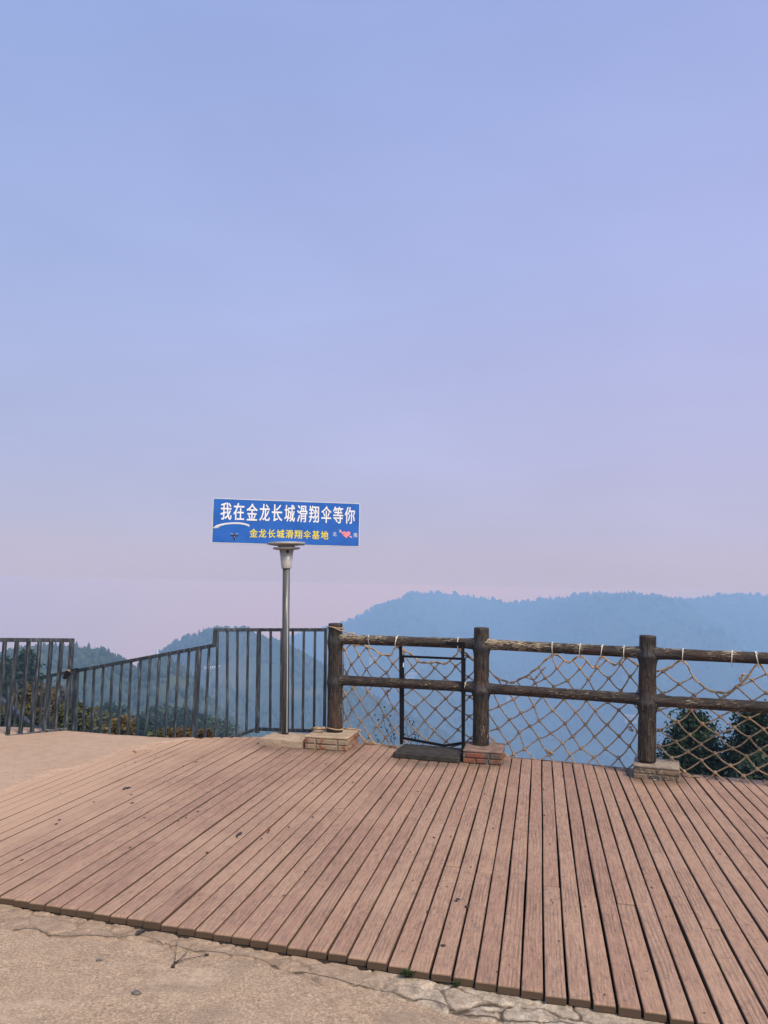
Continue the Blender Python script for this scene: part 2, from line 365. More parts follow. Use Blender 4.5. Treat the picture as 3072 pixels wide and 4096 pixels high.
def mat_leaf(name, stops, scale=2.2, trans=0.25):
    m = Mat(name, 0.6, 0.25); p = m.coord('Position')
    n = m.noise(p, scale, 4, 0.7); f = m.noise(p, scale * 9, 2)
    k = m.math('ADD', m.math('MULTIPLY', n, 0.6), m.math('MULTIPLY', f, 0.4))
    c = m.ramp(k, stops); m.color(c)
    tb = m.N('ShaderNodeBsdfTranslucent'); m.L(c, tb.inputs['Color']); ms = m.N('ShaderNodeMixShader'); ms.inputs[0].default_value = trans
    o = [x for x in m.t.nodes if x.type == 'OUTPUT_MATERIAL'][0]
    m.L(m.b.outputs[0], ms.inputs[1]); m.L(tb.outputs[0], ms.inputs[2]); m.L(ms.outputs[0], o.inputs['Surface'])
    return m.m

def mat_hill():
    m = Mat('wooded_hillside', 0.95, 0.05); p = m.coord('Position')
    a = m.noise(p, 0.012, 6, 0.65); b = m.noise(p, 0.09, 5, 0.7); s = m.noise(m.coord('Position', (0.006, 0.006, 0.022)), 1.0, 5, 0.6)
    c = m.ramp(b, [(0.3, (0.016, 0.030, 0.022)), (0.7, (0.050, 0.075, 0.045))])
    c = m.mix(m.ramp(a, [(0.50, 0.0), (0.66, 0.7)]), c, (0.085, 0.085, 0.045))
    c = m.mix(m.ramp(s, [(0.60, 0.0), (0.72, 0.6)]), c, (0.22, 0.16, 0.11))
    m.color(c); return m.m

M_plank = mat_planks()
M_conc = mat_concrete('worn_concrete', (0.40, 0.290, 0.203), (0.455, 0.342, 0.248), 0.8, 0.9)
M_sand = mat_concrete('dusty_concrete', (0.41, 0.285, 0.208), (0.45, 0.325, 0.243), 0.35, 0.4, 0.45)
M_kerb = mat_kerb()
M_postbark = mat_bark('bark_moulded_post_paint', 0.65, (65, 65, 11))
M_railbark = mat_bark('bark_moulded_rail_paint', 0.592, (75, 75, 11))
M_metal = mat_metal(); M_pole = mat_pole()
M_black = simple('black_powder_coat', (0.005, 0.005, 0.006), 0.4, 12, 0.5, 0.2)
M_rubber = simple('dusty_black_rubber', (0.034, 0.029, 0.023), 0.6, 14, 0.75, 0.3, 0, 0.3)
M_rope = simple('weathered_hemp_rope', (0.36, 0.255, 0.165), 0.5, 40, 0.85, 0.15, 0, 0.8, 0.003, 'Position')
M_tie = simple('white_nylon', (0.72, 0.69, 0.64), 0.1, 20, 0.45, 0.4)
M_blue = simple('blue_printed_vinyl', (0.014, 0.112, 0.46), 0.14, 5, 0.28, 0.45)
M_white = simple('white_print', (0.80, 0.80, 0.82), 0.03, 4, 0.4, 0.35)
M_yellow = simple('yellow_print', (0.80, 0.66, 0.03), 0.05, 4, 0.4, 0.35)
M_pink = simple('pink_print', (0.80, 0.24, 0.30), 0.05, 4, 0.4, 0.35)
M_palepink = simple('pale_pink_print', (0.80, 0.40, 0.45), 0.05, 4, 0.4, 0.35)
M_ink = simple('dark_print', (0.018, 0.022, 0.045), 0.3, 60, 0.45, 0.35)
M_greyprint = simple('grey_print', (0.42, 0.44, 0.50), 0.25, 60, 0.45, 0.35)
M_edge = simple('pale_sheet_metal', (0.55, 0.57, 0.60), 0.12, 9, 0.4, 0.5)
M_cast = simple('painted_cast_metal', (0.42, 0.40, 0.38), 0.18, 16, 0.42, 0.5, 0.2)
M_cap = mat_concrete('mortar_cap', (0.36, 0.265, 0.185), (0.50, 0.385, 0.275), 0.5, 0.8)
M_stem = simple('dry_dark_stem', (0.05, 0.04, 0.035), 0.3, 20, 0.8)
M_dead = simple('dead_leaf', (0.045, 0.032, 0.026), 0.5, 40, 0.75)
M_yleaf = simple('yellow_dead_leaf', (0.62, 0.44, 0.14), 0.3, 40, 0.7)
M_stone = simple('dark_pebble', (0.13, 0.115, 0.105), 0.4, 60, 0.85, 0.2, 0, 0.5)
M_dirt = simple('under_deck_dirt', (0.03, 0.024, 0.020), 0.4, 5, 0.95, 0.1)
M_brass = simple('brass', (0.55, 0.38, 0.14), 0.2, 30, 0.35, 0.5, 0.7)
M_hill = mat_hill()
M_trunk = simple('tree_bark', (0.07, 0.05, 0.038), 0.4, 9, 0.9, 0.1, 0, 0.6, 0.02)
M_soil = simple('scrubby_slope', (0.075, 0.075, 0.040), 0.5, 1.2, 0.95, 0.1, 0, 0, 0, 'Position')

# ------------------------------------------------------------------ deck
FRONT_N = [-60, -28, -21.1, -14, -7.85, -1.94, 4.0, 5.0, 12, 40]; FRONT_T = [3.95, 3.668, 3.613, 3.54, 3.479, 3.40, 3.345, 3.322, 3.25, 2.95]
BACK_N = [-60, -41, -37, -35.5, -31.4, -19.3, -15.3, -3.16, 1.96, 8.66, 12.97, 20.5, 40]; BACK_T = [7.60, 7.66, 7.80, 7.88, 8.03, 8.01, 7.99, 7.81, 7.755, 7.65, 7.59, 7.50, 7.22]
tf = lambda n: float(np.interp(n, FRONT_N, FRONT_T)); tb = lambda n: float(np.interp(n, BACK_N, BACK_T))
WP = CAMH / KN
def build_deck():
    V = []; Fc = []; PC = []; EG = []
    JOINT = {-6: 4.72, -4: 4.66, -2: 4.62, 0: 4.56, 2: 4.47, 4: 4.40, 8: 4.20, -9: 5.9, -16: 5.7, -23: 6.1, 13: 5.6, 17: 5.9, 10: 6.2}
    TH = 0.034
    for i in range(-48, 34):
        gap = float(np.interp(i, [-46, -22, -12, 0, 30], [0.0075, 0.0085, 0.0085, 0.0090, 0.0090])) + random.uniform(-.0012, .0015)
        o0 = random.uniform(-.0012, .0012); o1 = random.uniform(-.0012, .0012)
        zt = random.uniform(-.0022, .0022); roll = random.uniform(-.010, .010)
        t0 = tf(i + .5) + random.uniform(-.007, .007); t1 = tb(i + .5) + random.uniform(-.006, .006)
        parts = [(t0, t1)] if i not in JOINT else [(t0, JOINT[i] - .0018), (JOINT[i] + .0018, t1)]
        for (a, b) in parts:
            dz = random.uniform(-.0015, .0015); pid = random.uniform(0, 400)
            seg = max(4, int((b - a) / .3)); ts = [a, a + .004, a + .012] + [a + .012 + (b - a - .024) * k / seg for k in range(1, seg)] + [b - .012, b - .004, b]
            ins = [.0075, .0028, 0] + [0] * (seg - 1) + [0, .0028, .0075]
            x0 = i * WP + gap / 2; x1 = (i + 1) * WP - gap / 2; ch = .0052
            ph = random.uniform(0, 6.28)
            base = len(V)
            for t, q in zip(ts, ins):
                s = (t - a) / (b - a); lx = x0 + o0 * (1 - s) + o1 * s + .0016 * math.sin(3 * t + ph); rx = x1 + o0 * (1 - s) + o1 * s + .0014 * math.sin(2.3 * t + ph * 2)
                zz = zt + dz + .0016 * math.sin(1.7 * t + ph)
                prof = [(lx, -TH), (lx, -ch - q), (lx + ch * .35, -ch * .35 - q), (lx + ch, -q), ((lx + rx) / 2, .0006 - q), (rx - ch, -q), (rx - ch * .35, -ch * .35 - q), (rx, -ch - q), (rx, -TH)]
                for (xx, z) in prof:
                    zc = z + (zz + roll * (xx - (lx + rx) / 2) if z > -TH else 0)
                    p = nt(0, t, zc); c = xx - N0 / KN * CAMH
                    V.append((c * math.cos(YAW) + t * math.sin(YAW), -c * math.sin(YAW) + t * math.cos(YAW), zc)); PC.append((xx + pid * 3.1, t + (zc if q else 0), pid)); EG.append(1.0 if t == a and z < -.004 else (.85 if z < -.0045 else (.12 if z < -.001 else 0.0)))  # weathered front ends; board sides darkened to stand for shade in the gaps
            n = 9
            for k in range(len(ts) - 1):
                for j in range(n):
                    p = base + k * n + j; r = base + k * n + (j + 1) % n
                    Fc.append((p, p + n, r + n, r))
            Fc.append(tuple(base + j for j in range(n))); L = base + (len(ts) - 1) * n; Fc.append(tuple(L + j for j in reversed(range(n))))
    me = bpy.data.meshes.new('deck'); me.from_pydata(V, [], Fc); me.update()
    at = me.attributes.new('pc', 'FLOAT_VECTOR', 'POINT'); at.data.foreach_set('vector', np.array(PC, np.float32).ravel())
    at = me.attributes.new('endgrain_gap_shade', 'FLOAT', 'POINT'); at.data.foreach_set('value', np.array(EG, np.float32))
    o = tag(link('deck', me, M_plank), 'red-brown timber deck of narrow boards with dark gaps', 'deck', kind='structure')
    o['kind'] = 'structure'
    # knots, nail heads and oily marks lying on the boards
    s = MB()
    def mark(px, py, rx, ry, z=0.0022):
        c = G(px, py); k = 12; ang = YAW
        vs = [c + Vector((0, 0, z))]
        for j in range(k):
            a = 2 * math.pi * j / k; q = random.uniform(.72, 1.15)
            dx, dy = rx * q * math.cos(a), ry * q * math.sin(a)
            vs.append(c + Vector((dx * math.cos(ang) + dy * math.sin(ang), -dx * math.sin(ang) + dy * math.cos(ang), z)))
        s.add(vs, [(0, 1 + j, 1 + (j + 1) % k) for j in range(k)])
    for (x, y, rx, ry) in [(560, 280, .028, .042), (876, 383, .010, .022), (868, 164, .010, .03), (1058, 484, .016, .05), (585, 345, .012, .02)]: mark(*z6((x, y)), rx, ry)
    for (x, y, rx, ry) in [(287, 404, .014, .012), (1024, 448, .007, .012), (592, 272, .006, .007), (405, 72, .006, .01), (778, 385, .005, .006)]: mark(*z8((x, y)), rx, ry)
    for (x, y) in [(566, 487), (970, 612), (1450, 606), (1230, 283), (745, 212), (752, 223), (160, 130), (305, 155), (600, 195), (888, 240), (1320, 302), (1310, 296), (190, 137), (270, 152), (515, 515), (1390, 690)]:
        mark(*z8((x, y)), .0052, .0052)
    for _ in range(70):
        n = random.uniform(-40, 18); t = random.uniform(4.0, 7.6); c = nt(n, t); 
        d = c - CAM; mk = .0035 + random.random() * .006
        k = 8; vs = [c + Vector((0, 0, .0022))] + [c + Vector((mk * random.uniform(.6, 1.6) * math.cos(2 * math.pi * j / k), 1.6 * mk * random.uniform(.6, 1.4) * math.sin(2 * math.pi * j / k), .0022)) for j in range(k)]
        s.add(vs, [(0, 1 + j, 1 + (j + 1) % k) for j in range(k)])
    s.build('stain', M_dead, o)
    # timber edging strip along the far ends and joists
    e = MB(); ns = list(np.linspace(-31, 33, 33))
    for a, b in zip(ns, ns[1:]):
        p, q = nt(a, tb(a) + .012, -.15), nt(b, tb(b) + .012, -.15); e.bar(p, q, .022, .30, (q - p).cross(Vector((0, 0, 1))))
    e.build('edging_strip', simple('edging_timber', (0.17, 0.115, 0.09), .35, 14, .8), o)
    j = MB()
    for d in np.linspace(.06, 4.0, 8):
        a, b = nt(-46, tf(-46) + d, -.06), nt(33, tf(33) + d * 1.05, -.06); j.bar(a, b, .06, .046, (b - a).cross(Vector((0, 0, 1))))
    j.build('joist', M_dirt, o)
build_deck()

# ------------------------------------------------------------------ ground
EDGE_X = [-60, -8, -4, -2.2, -1.3, 1.3, 3.4, 6, 20, 60]; EDGE_Y = [16, 9.0, 8.75, 8.55, 8.55, 7.85, 7.05, 6.1, 1, -14]
def terr(x, y):      # hilltop, then the slope that drops away behind the fence
    x = np.asarray(x, float); y = np.asarray(y, float)
    e = np.maximum(0, y - np.interp(x, EDGE_X, EDGE_Y))
    P = np.stack([x, y, 0 * x], -1)
    drop = np.where(e < 2, 0.9 * e, 1.8 + 0.46 * (e - 2))
    z = -0.16 - drop + np.minimum(e, 40) * .03 * F1(P, .12) + np.minimum(e, 300) * .03 * F2(P, .012)
    return np.maximum(z, -318 + 6 * F3(P, .01))
def build_terrain():
    def sp(lo, hi, near, n): 
        k = np.linspace(-1, 1, n); s = np.sign(k) * np.abs(k) ** 3.2
        return np.where(s < 0, -s * lo, s * hi)
    xs = sp(-1750, 1750, 0, 121); ys = np.concatenate([np.linspace(-300, -10, 8), np.linspace(-4, 12, 33), 12 + 2050 * np.linspace(.02, 1, 60) ** 2.6])
    xs = np.unique(np.concatenate([xs, np.linspace(-8, 8, 33)]))
    X, Y = np.meshgrid(xs, ys); Z = terr(X, Y)
    me = np_mesh('terrain', np.stack([X, Y, Z], -1).reshape(-1, 3), grid_faces(len(ys), len(xs)))
    o = link('terrain', me, M_soil, None, True); o['kind'] = 'structure'
build_terrain()
def build_concrete():
    xs = np.unique(np.round(np.concatenate([np.linspace(-9, -3.2, 12), np.arange(-3.2, 2.2, .03), np.linspace(2.2, 9, 12)]), 4))
    ys = np.unique(np.round(np.concatenate([np.linspace(-6, 1.6, 12), np.arange(1.6, 3.2, .05), np.arange(3.2, 4.75, .03)]), 4))
    X, Y = np.meshgrid(xs, ys)
    # far border follows the deck's front end, tucked 10 cm under the boards
    c = X * math.cos(YAW) - Y * math.sin(YAW); n = c / CAMH * KN + N0
    t = X * math.sin(YAW) + Y * math.cos(YAW); lim = np.interp(n, FRONT_N, FRONT_T) + .10
    over = np.maximum(0, t - lim); X = X - over * math.sin(YAW); Y = Y - over * math.cos(YAW)
    P = np.stack([X, Y, 0 * X], -1)
    Z = -.050 + .0035 * F1(P, 5) + .0022 * F2(P, 17) + .0012 * F3(P, 55) - .02 * np.clip(over, 0, 1)
    me = np_mesh('ground', np.stack([X, Y, Z], -1).reshape(-1, 3), grid_faces(len(ys), len(xs)))
    o = link('ground', me, M_conc, None, True); o['kind'] = 'structure'
build_concrete()
def build_kerb():
    ns = np.arange(-40, 16, .07); ds = np.linspace(-.19, .05, 36)
    N, Dd = np.meshgrid(ns, ds); s = N * WP
    wob = .035 * np.sin(s * 3.1) + .018 * np.sin(s * 9.7 + 1) + .010 * np.sin(s * 23)
    left = np.interp(N, [-40, -26, -20, -8, -3, 12], [1.25, 1.15, .75, .80, 1.0, 1.25])
    Dw = np.where(Dd < 0, Dd * left + np.clip(-Dd / .19, 0, 1) * wob, Dd)
    T = np.interp(N, FRONT_N, FRONT_T) + Dw
    c = (N - N0) / KN * CAMH; X = c * math.cos(YAW) + T * math.sin(YAW); Y = -c * math.sin(YAW) + T * math.cos(YAW)
    # stones: nearest-seed cells with cracks between
    Pw = np.stack([s, Dd, 0 * s], -1); s_w = s + .030 * F1(Pw, 14) + .012 * F2(Pw, 60); D_w = Dw + .022 * F3(Pw, 16) + .008 * F1(Pw, 70)
    ns_ = 62; sx = RNG.uniform(-40 * WP, 16 * WP, ns_); sy = RNG.uniform(-.19, .03, ns_)
    d = np.sqrt(((s_w[..., None] - sx) * .55) ** 2 + (D_w[..., None] - sy) ** 2 + 0); d.sort(-1)
    idx = np.argmin(np.sqrt(((s_w[..., None] - sx) * .55) ** 2 + (D_w[..., None] - sy) ** 2), -1)
    crack = np.clip((d[..., 1] - d[..., 0]) / (.013 + .008 * F2(Pw, 9)).clip(.003), 0, 1)
    hgt = RNG.uniform(-.006, .010, ns_)[idx]; soft = np.clip((N + 10) / 7, .55, 1); crack = 1 - (1 - crack) * soft; hgt = hgt * soft
    P = np.stack([X, Y, 0 * X], -1)
    edge = np.clip((Dd + .19) / .035, 0, 1)
    Z = -.052 + edge * (.014 + hgt * crack + .007 * F1(P, 28) + .005 * F2(P, 75) + .003 * F3(P, 160)) * (.25 + .75 * crack) - (1 - edge) * .012
    Z = np.minimum(Z, -.0375)
    me = np_mesh('kerb_strip', np.stack([X, Y, Z], -1).reshape(-1, 3), grid_faces(len(ds), len(ns)))
    st = np.clip((N + 9) / 6, 0.0, 1) * RNG.uniform(.55, 1, ns_)[idx]
    at = me.attributes.new('tone', 'FLOAT_VECTOR', 'POINT')
    crk = np.minimum(crack, np.clip(np.abs(Dd + .150 + .02 * F1(Pw, 22)) / .010, 0, 1)); at.data.foreach_set('vector', np.stack([st, hgt, np.maximum(crk, 0.0)], -1).astype(np.float32).ravel())
    o = link('kerb_strip', me, M_kerb, None, True); o['kind'] = 'structure'
build_kerb()
def build_pavement():      # dusty concrete at the far left, level with the deck and spilling over its outer board
    ts = np.arange(3.6, 7.86, .06); us = np.linspace(0, 1, 34)
    V = []
    for t in ts:
        nr = float(np.interp(t, [3.6, 5.4, 6.5, 7.3, 7.7], [-43.2, -42.9, -42.0, -40.8, -37.9])) + .35 * math.sin(t * 5.1) + .22 * math.sin(t * 13.3) + .9 * mnoise.noise(Vector((t * 7, 0, 0))) + .6 * mnoise.noise(Vector((t * 23, 3, 0)))
        for u in us:
            n = nr - (u ** 1.6) * 34; p = nt(n, t)
            z = .0065 + .004 * (1 - math.exp(-u * 25)) + .006 * float(F1(np.array([p.x, p.y, 0.]), 2.1)) * min(1, u * 12) + .001 * float(F2(np.array([p.x, p.y, 0.]), 12)) * min(1, u * 12)
            if u == 0: z = .0028
            V.append((p.x, p.y, z))
    # clip to the concrete's far rim
    V = np.array(V).reshape(len(ts), len(us), 3)
    rim = np.interp(V[-1, :, 0], [-9, -3.9, -3.375, -2.98, -2.575, -2.16, -1.94], [8.9, 8.65, 8.50, 8.39, 8.325, 8.265, 8.33])
    V[-1, :, 1] = rim + RNG.uniform(-.015, .015, len(us)); V[-2, :, 1] = np.minimum(V[-2, :, 1], rim - .03)
    for k in range(2, 12): V[-1 - k, :, 1] = np.minimum(V[-1 - k, :, 1], V[-k, :, 1] - .02)
    low = V[-1:].copy(); low[..., 2] -= .35; V = np.concatenate([V, low])
    me = np_mesh('pavement', V.reshape(-1, 3), grid_faces(len(ts) + 1, len(us)))
    o = link('pavement', me, M_sand, None, True); o['kind'] = 'structure'
build_pavement()
#--PART2--
# ------------------------------------------------------------------ log fence
POSTS = []
def post_pts(basepx, toppx, Y):
    b = D(*basepx, Y - .075); b = Vector((b.x, Y, b.z)); t = D(*toppx, Y); return b, t
POSTS = [post_pts(z3((1115, 1088)), z3((1124, 197)), 8.14), post_pts(z4((1302, 1098)), z4((1298, 129)), 7.66), post_pts(z5((990, 828)), z5((978, 133)), 7.06)]
b3, t3 = POSTS[2]; POSTS.append((b3 + Vector((1.45, -.70, 0)), t3 + Vector((1.44, -.70, -.01))))
fence = empty('log_fence', POSTS[1][0], 'dark brown bark-moulded fence of thick round posts and two rails', 'fence')
def bark_tube(name, a, b, r0, r1, seg, rows, mat, joints=(), peel_up=False, capdome=True):
    a, b = Vector(a), Vector(b); L = (b - a).length; t = (b - a) / L
    x = t.orthogonal().normalized() if abs(t.z) < .9 else (Vector((1, 0, 0)) - t * t.x).normalized(); y = t.cross(x)
    sd = random.uniform(0, 50); V = []; BK = []; JN = []; PL = []
    for i in range(rows + 1):
        u = i / rows; r = r0 + (r1 - r0) * u
        for k in range(seg):
            th = 2 * math.pi * k / seg; dv = x * math.cos(th) + y * math.sin(th)
            q = Vector((math.cos(th) * 3 + sd, math.sin(th) * 3, u * L * 2.2))
            n = mnoise.noise(q) * .35 + mnoise.noise(Vector((math.cos(th) * 8 + sd, math.sin(th) * 8, u * L * 4.5))) * .65
            g = abs(mnoise.noise(Vector((math.cos(th) * 6.5 - sd, math.sin(th) * 6.5, u * L * 3.0))))
            rr = r * (1 + .055 * n - .10 * max(0, .16 - g) / .16)
            jn = 0
            for jz, w in joints:
                k2 = max(0, 1 - abs(u * L - jz) / w); jn = max(jn, k2); rr += .012 * k2 * k2
            p = a + t * (u * L) + dv * rr; V.append(p)
            BK.append((math.cos(th) * r * 1.5 + sd, math.sin(th) * r * 1.5, u * L)); JN.append(jn * 1.2); PL.append(max(0, dv.z) if peel_up else 0)
    fs = []
    for i in range(rows):
        for k in range(seg):
            p = i * seg + k; q = i * seg + (k + 1) % seg; fs.append((p, q, q + seg, p + seg))
    for end in (0, rows):
        c = a if end == 0 else b; base = len(V)
        for k in range(seg):
            e = V[end * seg + k]; V.append(c + (e - c) * .86 + t * (.006 if end else -.006)); BK.append(BK[end * seg + k]); JN.append(0); PL.append(0)
        V.append(c + t * (.010 if end else -.010)); BK.append(BK[0]); JN.append(0); PL.append(0)
        for k in range(seg):
            k2 = (k + 1) % seg
            q = (end * seg + k, end * seg + k2, base + k2, base + k); tr = (base + k, base + k2, base + seg)
            fs.append(q if end else tuple(reversed(q))); fs.append(tr if end else tuple(reversed(tr)))
    me = bpy.data.meshes.new(name); me.from_pydata(V, [], fs); me.update()
    at = me.attributes.new('bk', 'FLOAT_VECTOR', 'POINT'); at.data.foreach_set('vector', np.array(BK, np.float32).ravel())
    at = me.attributes.new('joint', 'FLOAT', 'POINT'); at.data.foreach_set('value', np.array(JN, np.float32))
    at = me.attributes.new('peel', 'FLOAT', 'POINT'); at.data.foreach_set('value', np.array(PL, np.float32))
    return link(name, me, mat, fence, True)
RAILPX = [((z4((130, 221)), z4((1235, 259))), (z4((130, 561)), z4((1238, 619)))),
          ((z5((80, 181)), z5((930, 227))), (z5((85, 431)), z5((935, 490)))),
          ((z5((1030, 233)), z5((1659, 260))), (z5((1035, 500)), z5((1659, 538))))]
def post_at(i, z):
    b, t = POSTS[i]; return b + (t - b) * ((z - b.z) / (t.z - b.z))
RAILS = []
for i, (tp, md) in enumerate(RAILPX):
    A, B = POSTS[i][0], POSTS[i + 1][0]; n = Vector((-(B.y - A.y), B.x - A.x, 0)).normalized()
    row = []
    for (p, q) in (tp, md):
        P, Q = onplane(*p, A, n), onplane(*q, A, n)
        za = P.z + (P.z - Q.z) / ((Q - P).xy.length) * (P - A).xy.length
        zb = Q.z + (Q.z - P.z) / ((Q - P).xy.length) * (B - Q).xy.length
        row.append((za, zb))
    RAILS.append(row)
for i, (b, t) in enumerate(POSTS):
    L = (t - b).length; js = []
    for k in (0, 1):
        for (s, e) in ((i - 1, 1), (i, 0)):
            if 0 <= s < 3: js.append((RAILS[s][k][e] - b.z, .11))
    bark_tube('post', b - (t - b).normalized() * .03, t, .080, .074, 40, 70, M_postbark, js)
for i in range(3):
    for k in (0, 1):
        p, q = post_at(i, RAILS[i][k][0]), post_at(i + 1, RAILS[i][k][1]); d = (q - p).normalized()
        L = (q - p).length - .10
        bark_tube('rail', p + d * .05, q - d * .05, .050, .050, 30, 80, M_railbark, [(0, .14), (L, .14)], k == 0)

# ------------------------------------------------------------------ pedestals
def rough_slab(name, c4, z0, z1, mat, parent, amp=.006, cells=9, lean=0.0):
    # eroded block: subdivided prism on the quad c4 (xy corners ccw), noise-worn
    bm = bmesh.new(); vs = [bm.verts.new((p[0], p[1], z)) for z in (z0, z1) for p in c4]
    for f in [(3, 2, 1, 0), (4, 5, 6, 7), (0, 1, 5, 4), (1, 2, 6, 5), (2, 3, 7, 6), (3, 0, 4, 7)]: bm.faces.new([vs[i] for i in f])
    bmesh.ops.bevel(bm, geom=list(bm.edges), offset=.008, segments=2, profile=.6, affect='EDGES')
    bmesh.ops.subdivide_edges(bm, edges=[e for e in bm.edges if e.calc_length() > .03], cuts=cells, use_grid_fill=True)
    for v in bm.verts:
        n = mnoise.noise(v.co * 14) * .6 + mnoise.noise(v.co * 45) * .4
        v.co += (v.normal if v.normal.length else Vector()) * amp * n
    me = bpy.data.meshes.new(name); bm.to_mesh(me); bm.free()
    return link(name, me, mat, parent, True)
def mat_brick(name, red, soot, mortar, keep):
    m = Mat(name, 0.9, 0.15); p = m.coord('Position'); g = m.noise(p, 22, 6, .7); f = m.noise(p, 120, 4, .7); b = m.noise(p, 7.5, 3, .6)
    c = m.mix(m.ramp(g, [(0.3, 0.0), (0.7, 1.0)]), red, [x * .62 for x in red])
    c = m.mix(m.ramp(b, [(keep - .04, 1.0), (keep + .05, 0.0)]), c, soot)
    c = m.mix(m.ramp(g, [(0.52, 0.0), (0.62, 0.9)]), c, mortar)
    c = m.mix(m.ramp(f, [(0.36, 0.5), (0.5, 0.0)]), c, (0.06, 0.05, 0.045))
    m.color(c); m.bump(m.math('ADD', g, f), .7, .007); return m.m
def brick_pedestal(c4, h, label, mats, seed, rows=2):
    rnd = random.Random(seed); c4 = [Vector((*p[:2], 0)) for p in c4]
    ctr = sum(c4, Vector()) / 4; root = empty('brick_pedestal', (ctr.x, ctr.y, 0), label, 'pedestal', 'masonry bases along the fence')
    red, core, cap = mats
    inn = [ctr + (p - ctr) * .955 for p in c4]
    rough_slab('mortar_core', inn, -.03, h - .012, core, root, .006, 7)
    capz = h - .022
    rough_slab('cap', [ctr + (p - ctr) * .99 for p in c4], capz, h, cap, root, .004, 9)
    mb = MB(); hh = (capz + .0) / rows
    def course(a, b, nrm, z0, z1, off):
        L = (b - a).length; d = (b - a) / L; x = -off * .22
        while x < L - .012:
            w = .215 if rnd.random() < .7 else .105; s = max(0, x); e = min(L, x + w)
            if e - s > .025:
                p = a + d * (s + .005); q = a + d * (e - .005); o = nrm * (rnd.uniform(-.004, .004)); dz = rnd.uniform(-.002, .002)
                dep = -nrm * .05; k = .006
                zt, zb = z1 - .006 + dz, z0 + .004 + dz
                # worn face: inset ring then face
                ring = [(p, zb), (q, zb), (q, zt), (p, zt)]; m_ = (p + q) / 2; zm = (zb + zt) / 2
                back = [u + dep + Vector((0, 0, z)) for u, z in ring]; mid = [u + o - nrm * k + Vector((0, 0, z)) for u, z in ring]
                fr = [u + o + (m_ - u) * (k / (m_ - u).length) + Vector((0, 0, z + (k if z < zm else -k))) for u, z in ring]
                vs = back + mid + fr; fs = [(8, 9, 10, 11)]
                for r in (0, 4):
                    for j in range(4): fs.append((r + j, r + (j + 1) % 4, r + 4 + (j + 1) % 4, r + 4 + j))
                mb.add(vs, fs)
            x += w + .008
    for r in range(rows):
        for i, j in ((0, 1), (1, 2), (3, 0)):
            a, b = c4[i], c4[j]; nrm = (b - a).cross(Vector((0, 0, 1))).normalized()
            course(a, b, nrm, r * hh, (r + 1) * hh, (rnd.random() if r else .45))
    mb.build('brickwork', red, root)
    return root
def foot(fl, fr, back):
    fl, fr = Vector(fl), Vector(fr); d = (fr - fl).normalized(); n = Vector((-d.y, d.x)) ; return [fl, fr, fr + n * back, fl + n * back]
core1 = mat_concrete('lime_mortar', (0.30, 0.215, 0.145), (0.40, 0.30, 0.205), .7, 1.0)
core3 = mat_concrete('grey_mortar', (0.15, 0.125, 0.10), (0.27, 0.22, 0.165), .7, 1.0)
capr = simple('sooty_red_cap', (0.20, 0.135, 0.11), .55, 14, .85, .2, 0, .7, .006, 'Position')
br1 = mat_brick('plastered_red_brick', (0.31, 0.105, 0.062), (0.30, 0.225, 0.155), (0.34, 0.26, 0.18), .50)
br2 = mat_brick('sooty_red_brick', (0.29, 0.095, 0.055), (0.095, 0.082, 0.072), (0.20, 0.155, 0.12), .50)
br3 = mat_brick('weathered_grey_brick', (0.27, 0.18, 0.125), (0.085, 0.072, 0.058), (0.34, 0.27, 0.185), .50)
P0 = [Vector((-1.235, 8.07)), Vector((-.764, 7.93)), Vector((-.63, 8.30)), Vector((-1.10, 8.44))]
cp = empty('concrete_pedestal', (-.95, 8.2, 0), 'low sand-coloured concrete block under the steel sign pole', 'pedestal', 'masonry bases along the fence')
rough_slab('block', P0, -.03, .066, M_cap, cp, .006, 10)
brick_pedestal([(-.752, 7.90), (-.315, 7.815), (-.215, 8.26), (-.65, 8.36)], .130, 'plastered red brick base of the fence post beside the railing', (br1, core1, M_cap), 3)
brick_pedestal(foot((.785, 7.412), (1.150, 7.334), .43), .125, 'sooty red brick base of the post beside the black stand', (br2, core3, capr), 5)
brick_pedestal(foot((2.240, 6.962), (2.603, 6.828), .36), .120, 'weathered grey brick base of the post nearest the dark trees', (br3, core3, simple('grey_cap', (0.27, 0.22, 0.175), .45, 18, .9, .2, 0, .8, .006, 'Position')), 9)
b4 = POSTS[3][0]; brick_pedestal(foot((b4.x - .2, b4.y - .15), (b4.x + .16, b4.y - .31), .36), .125, 'grey brick base of the fourth post, beyond the grey one', (br3, core3, capr), 12)

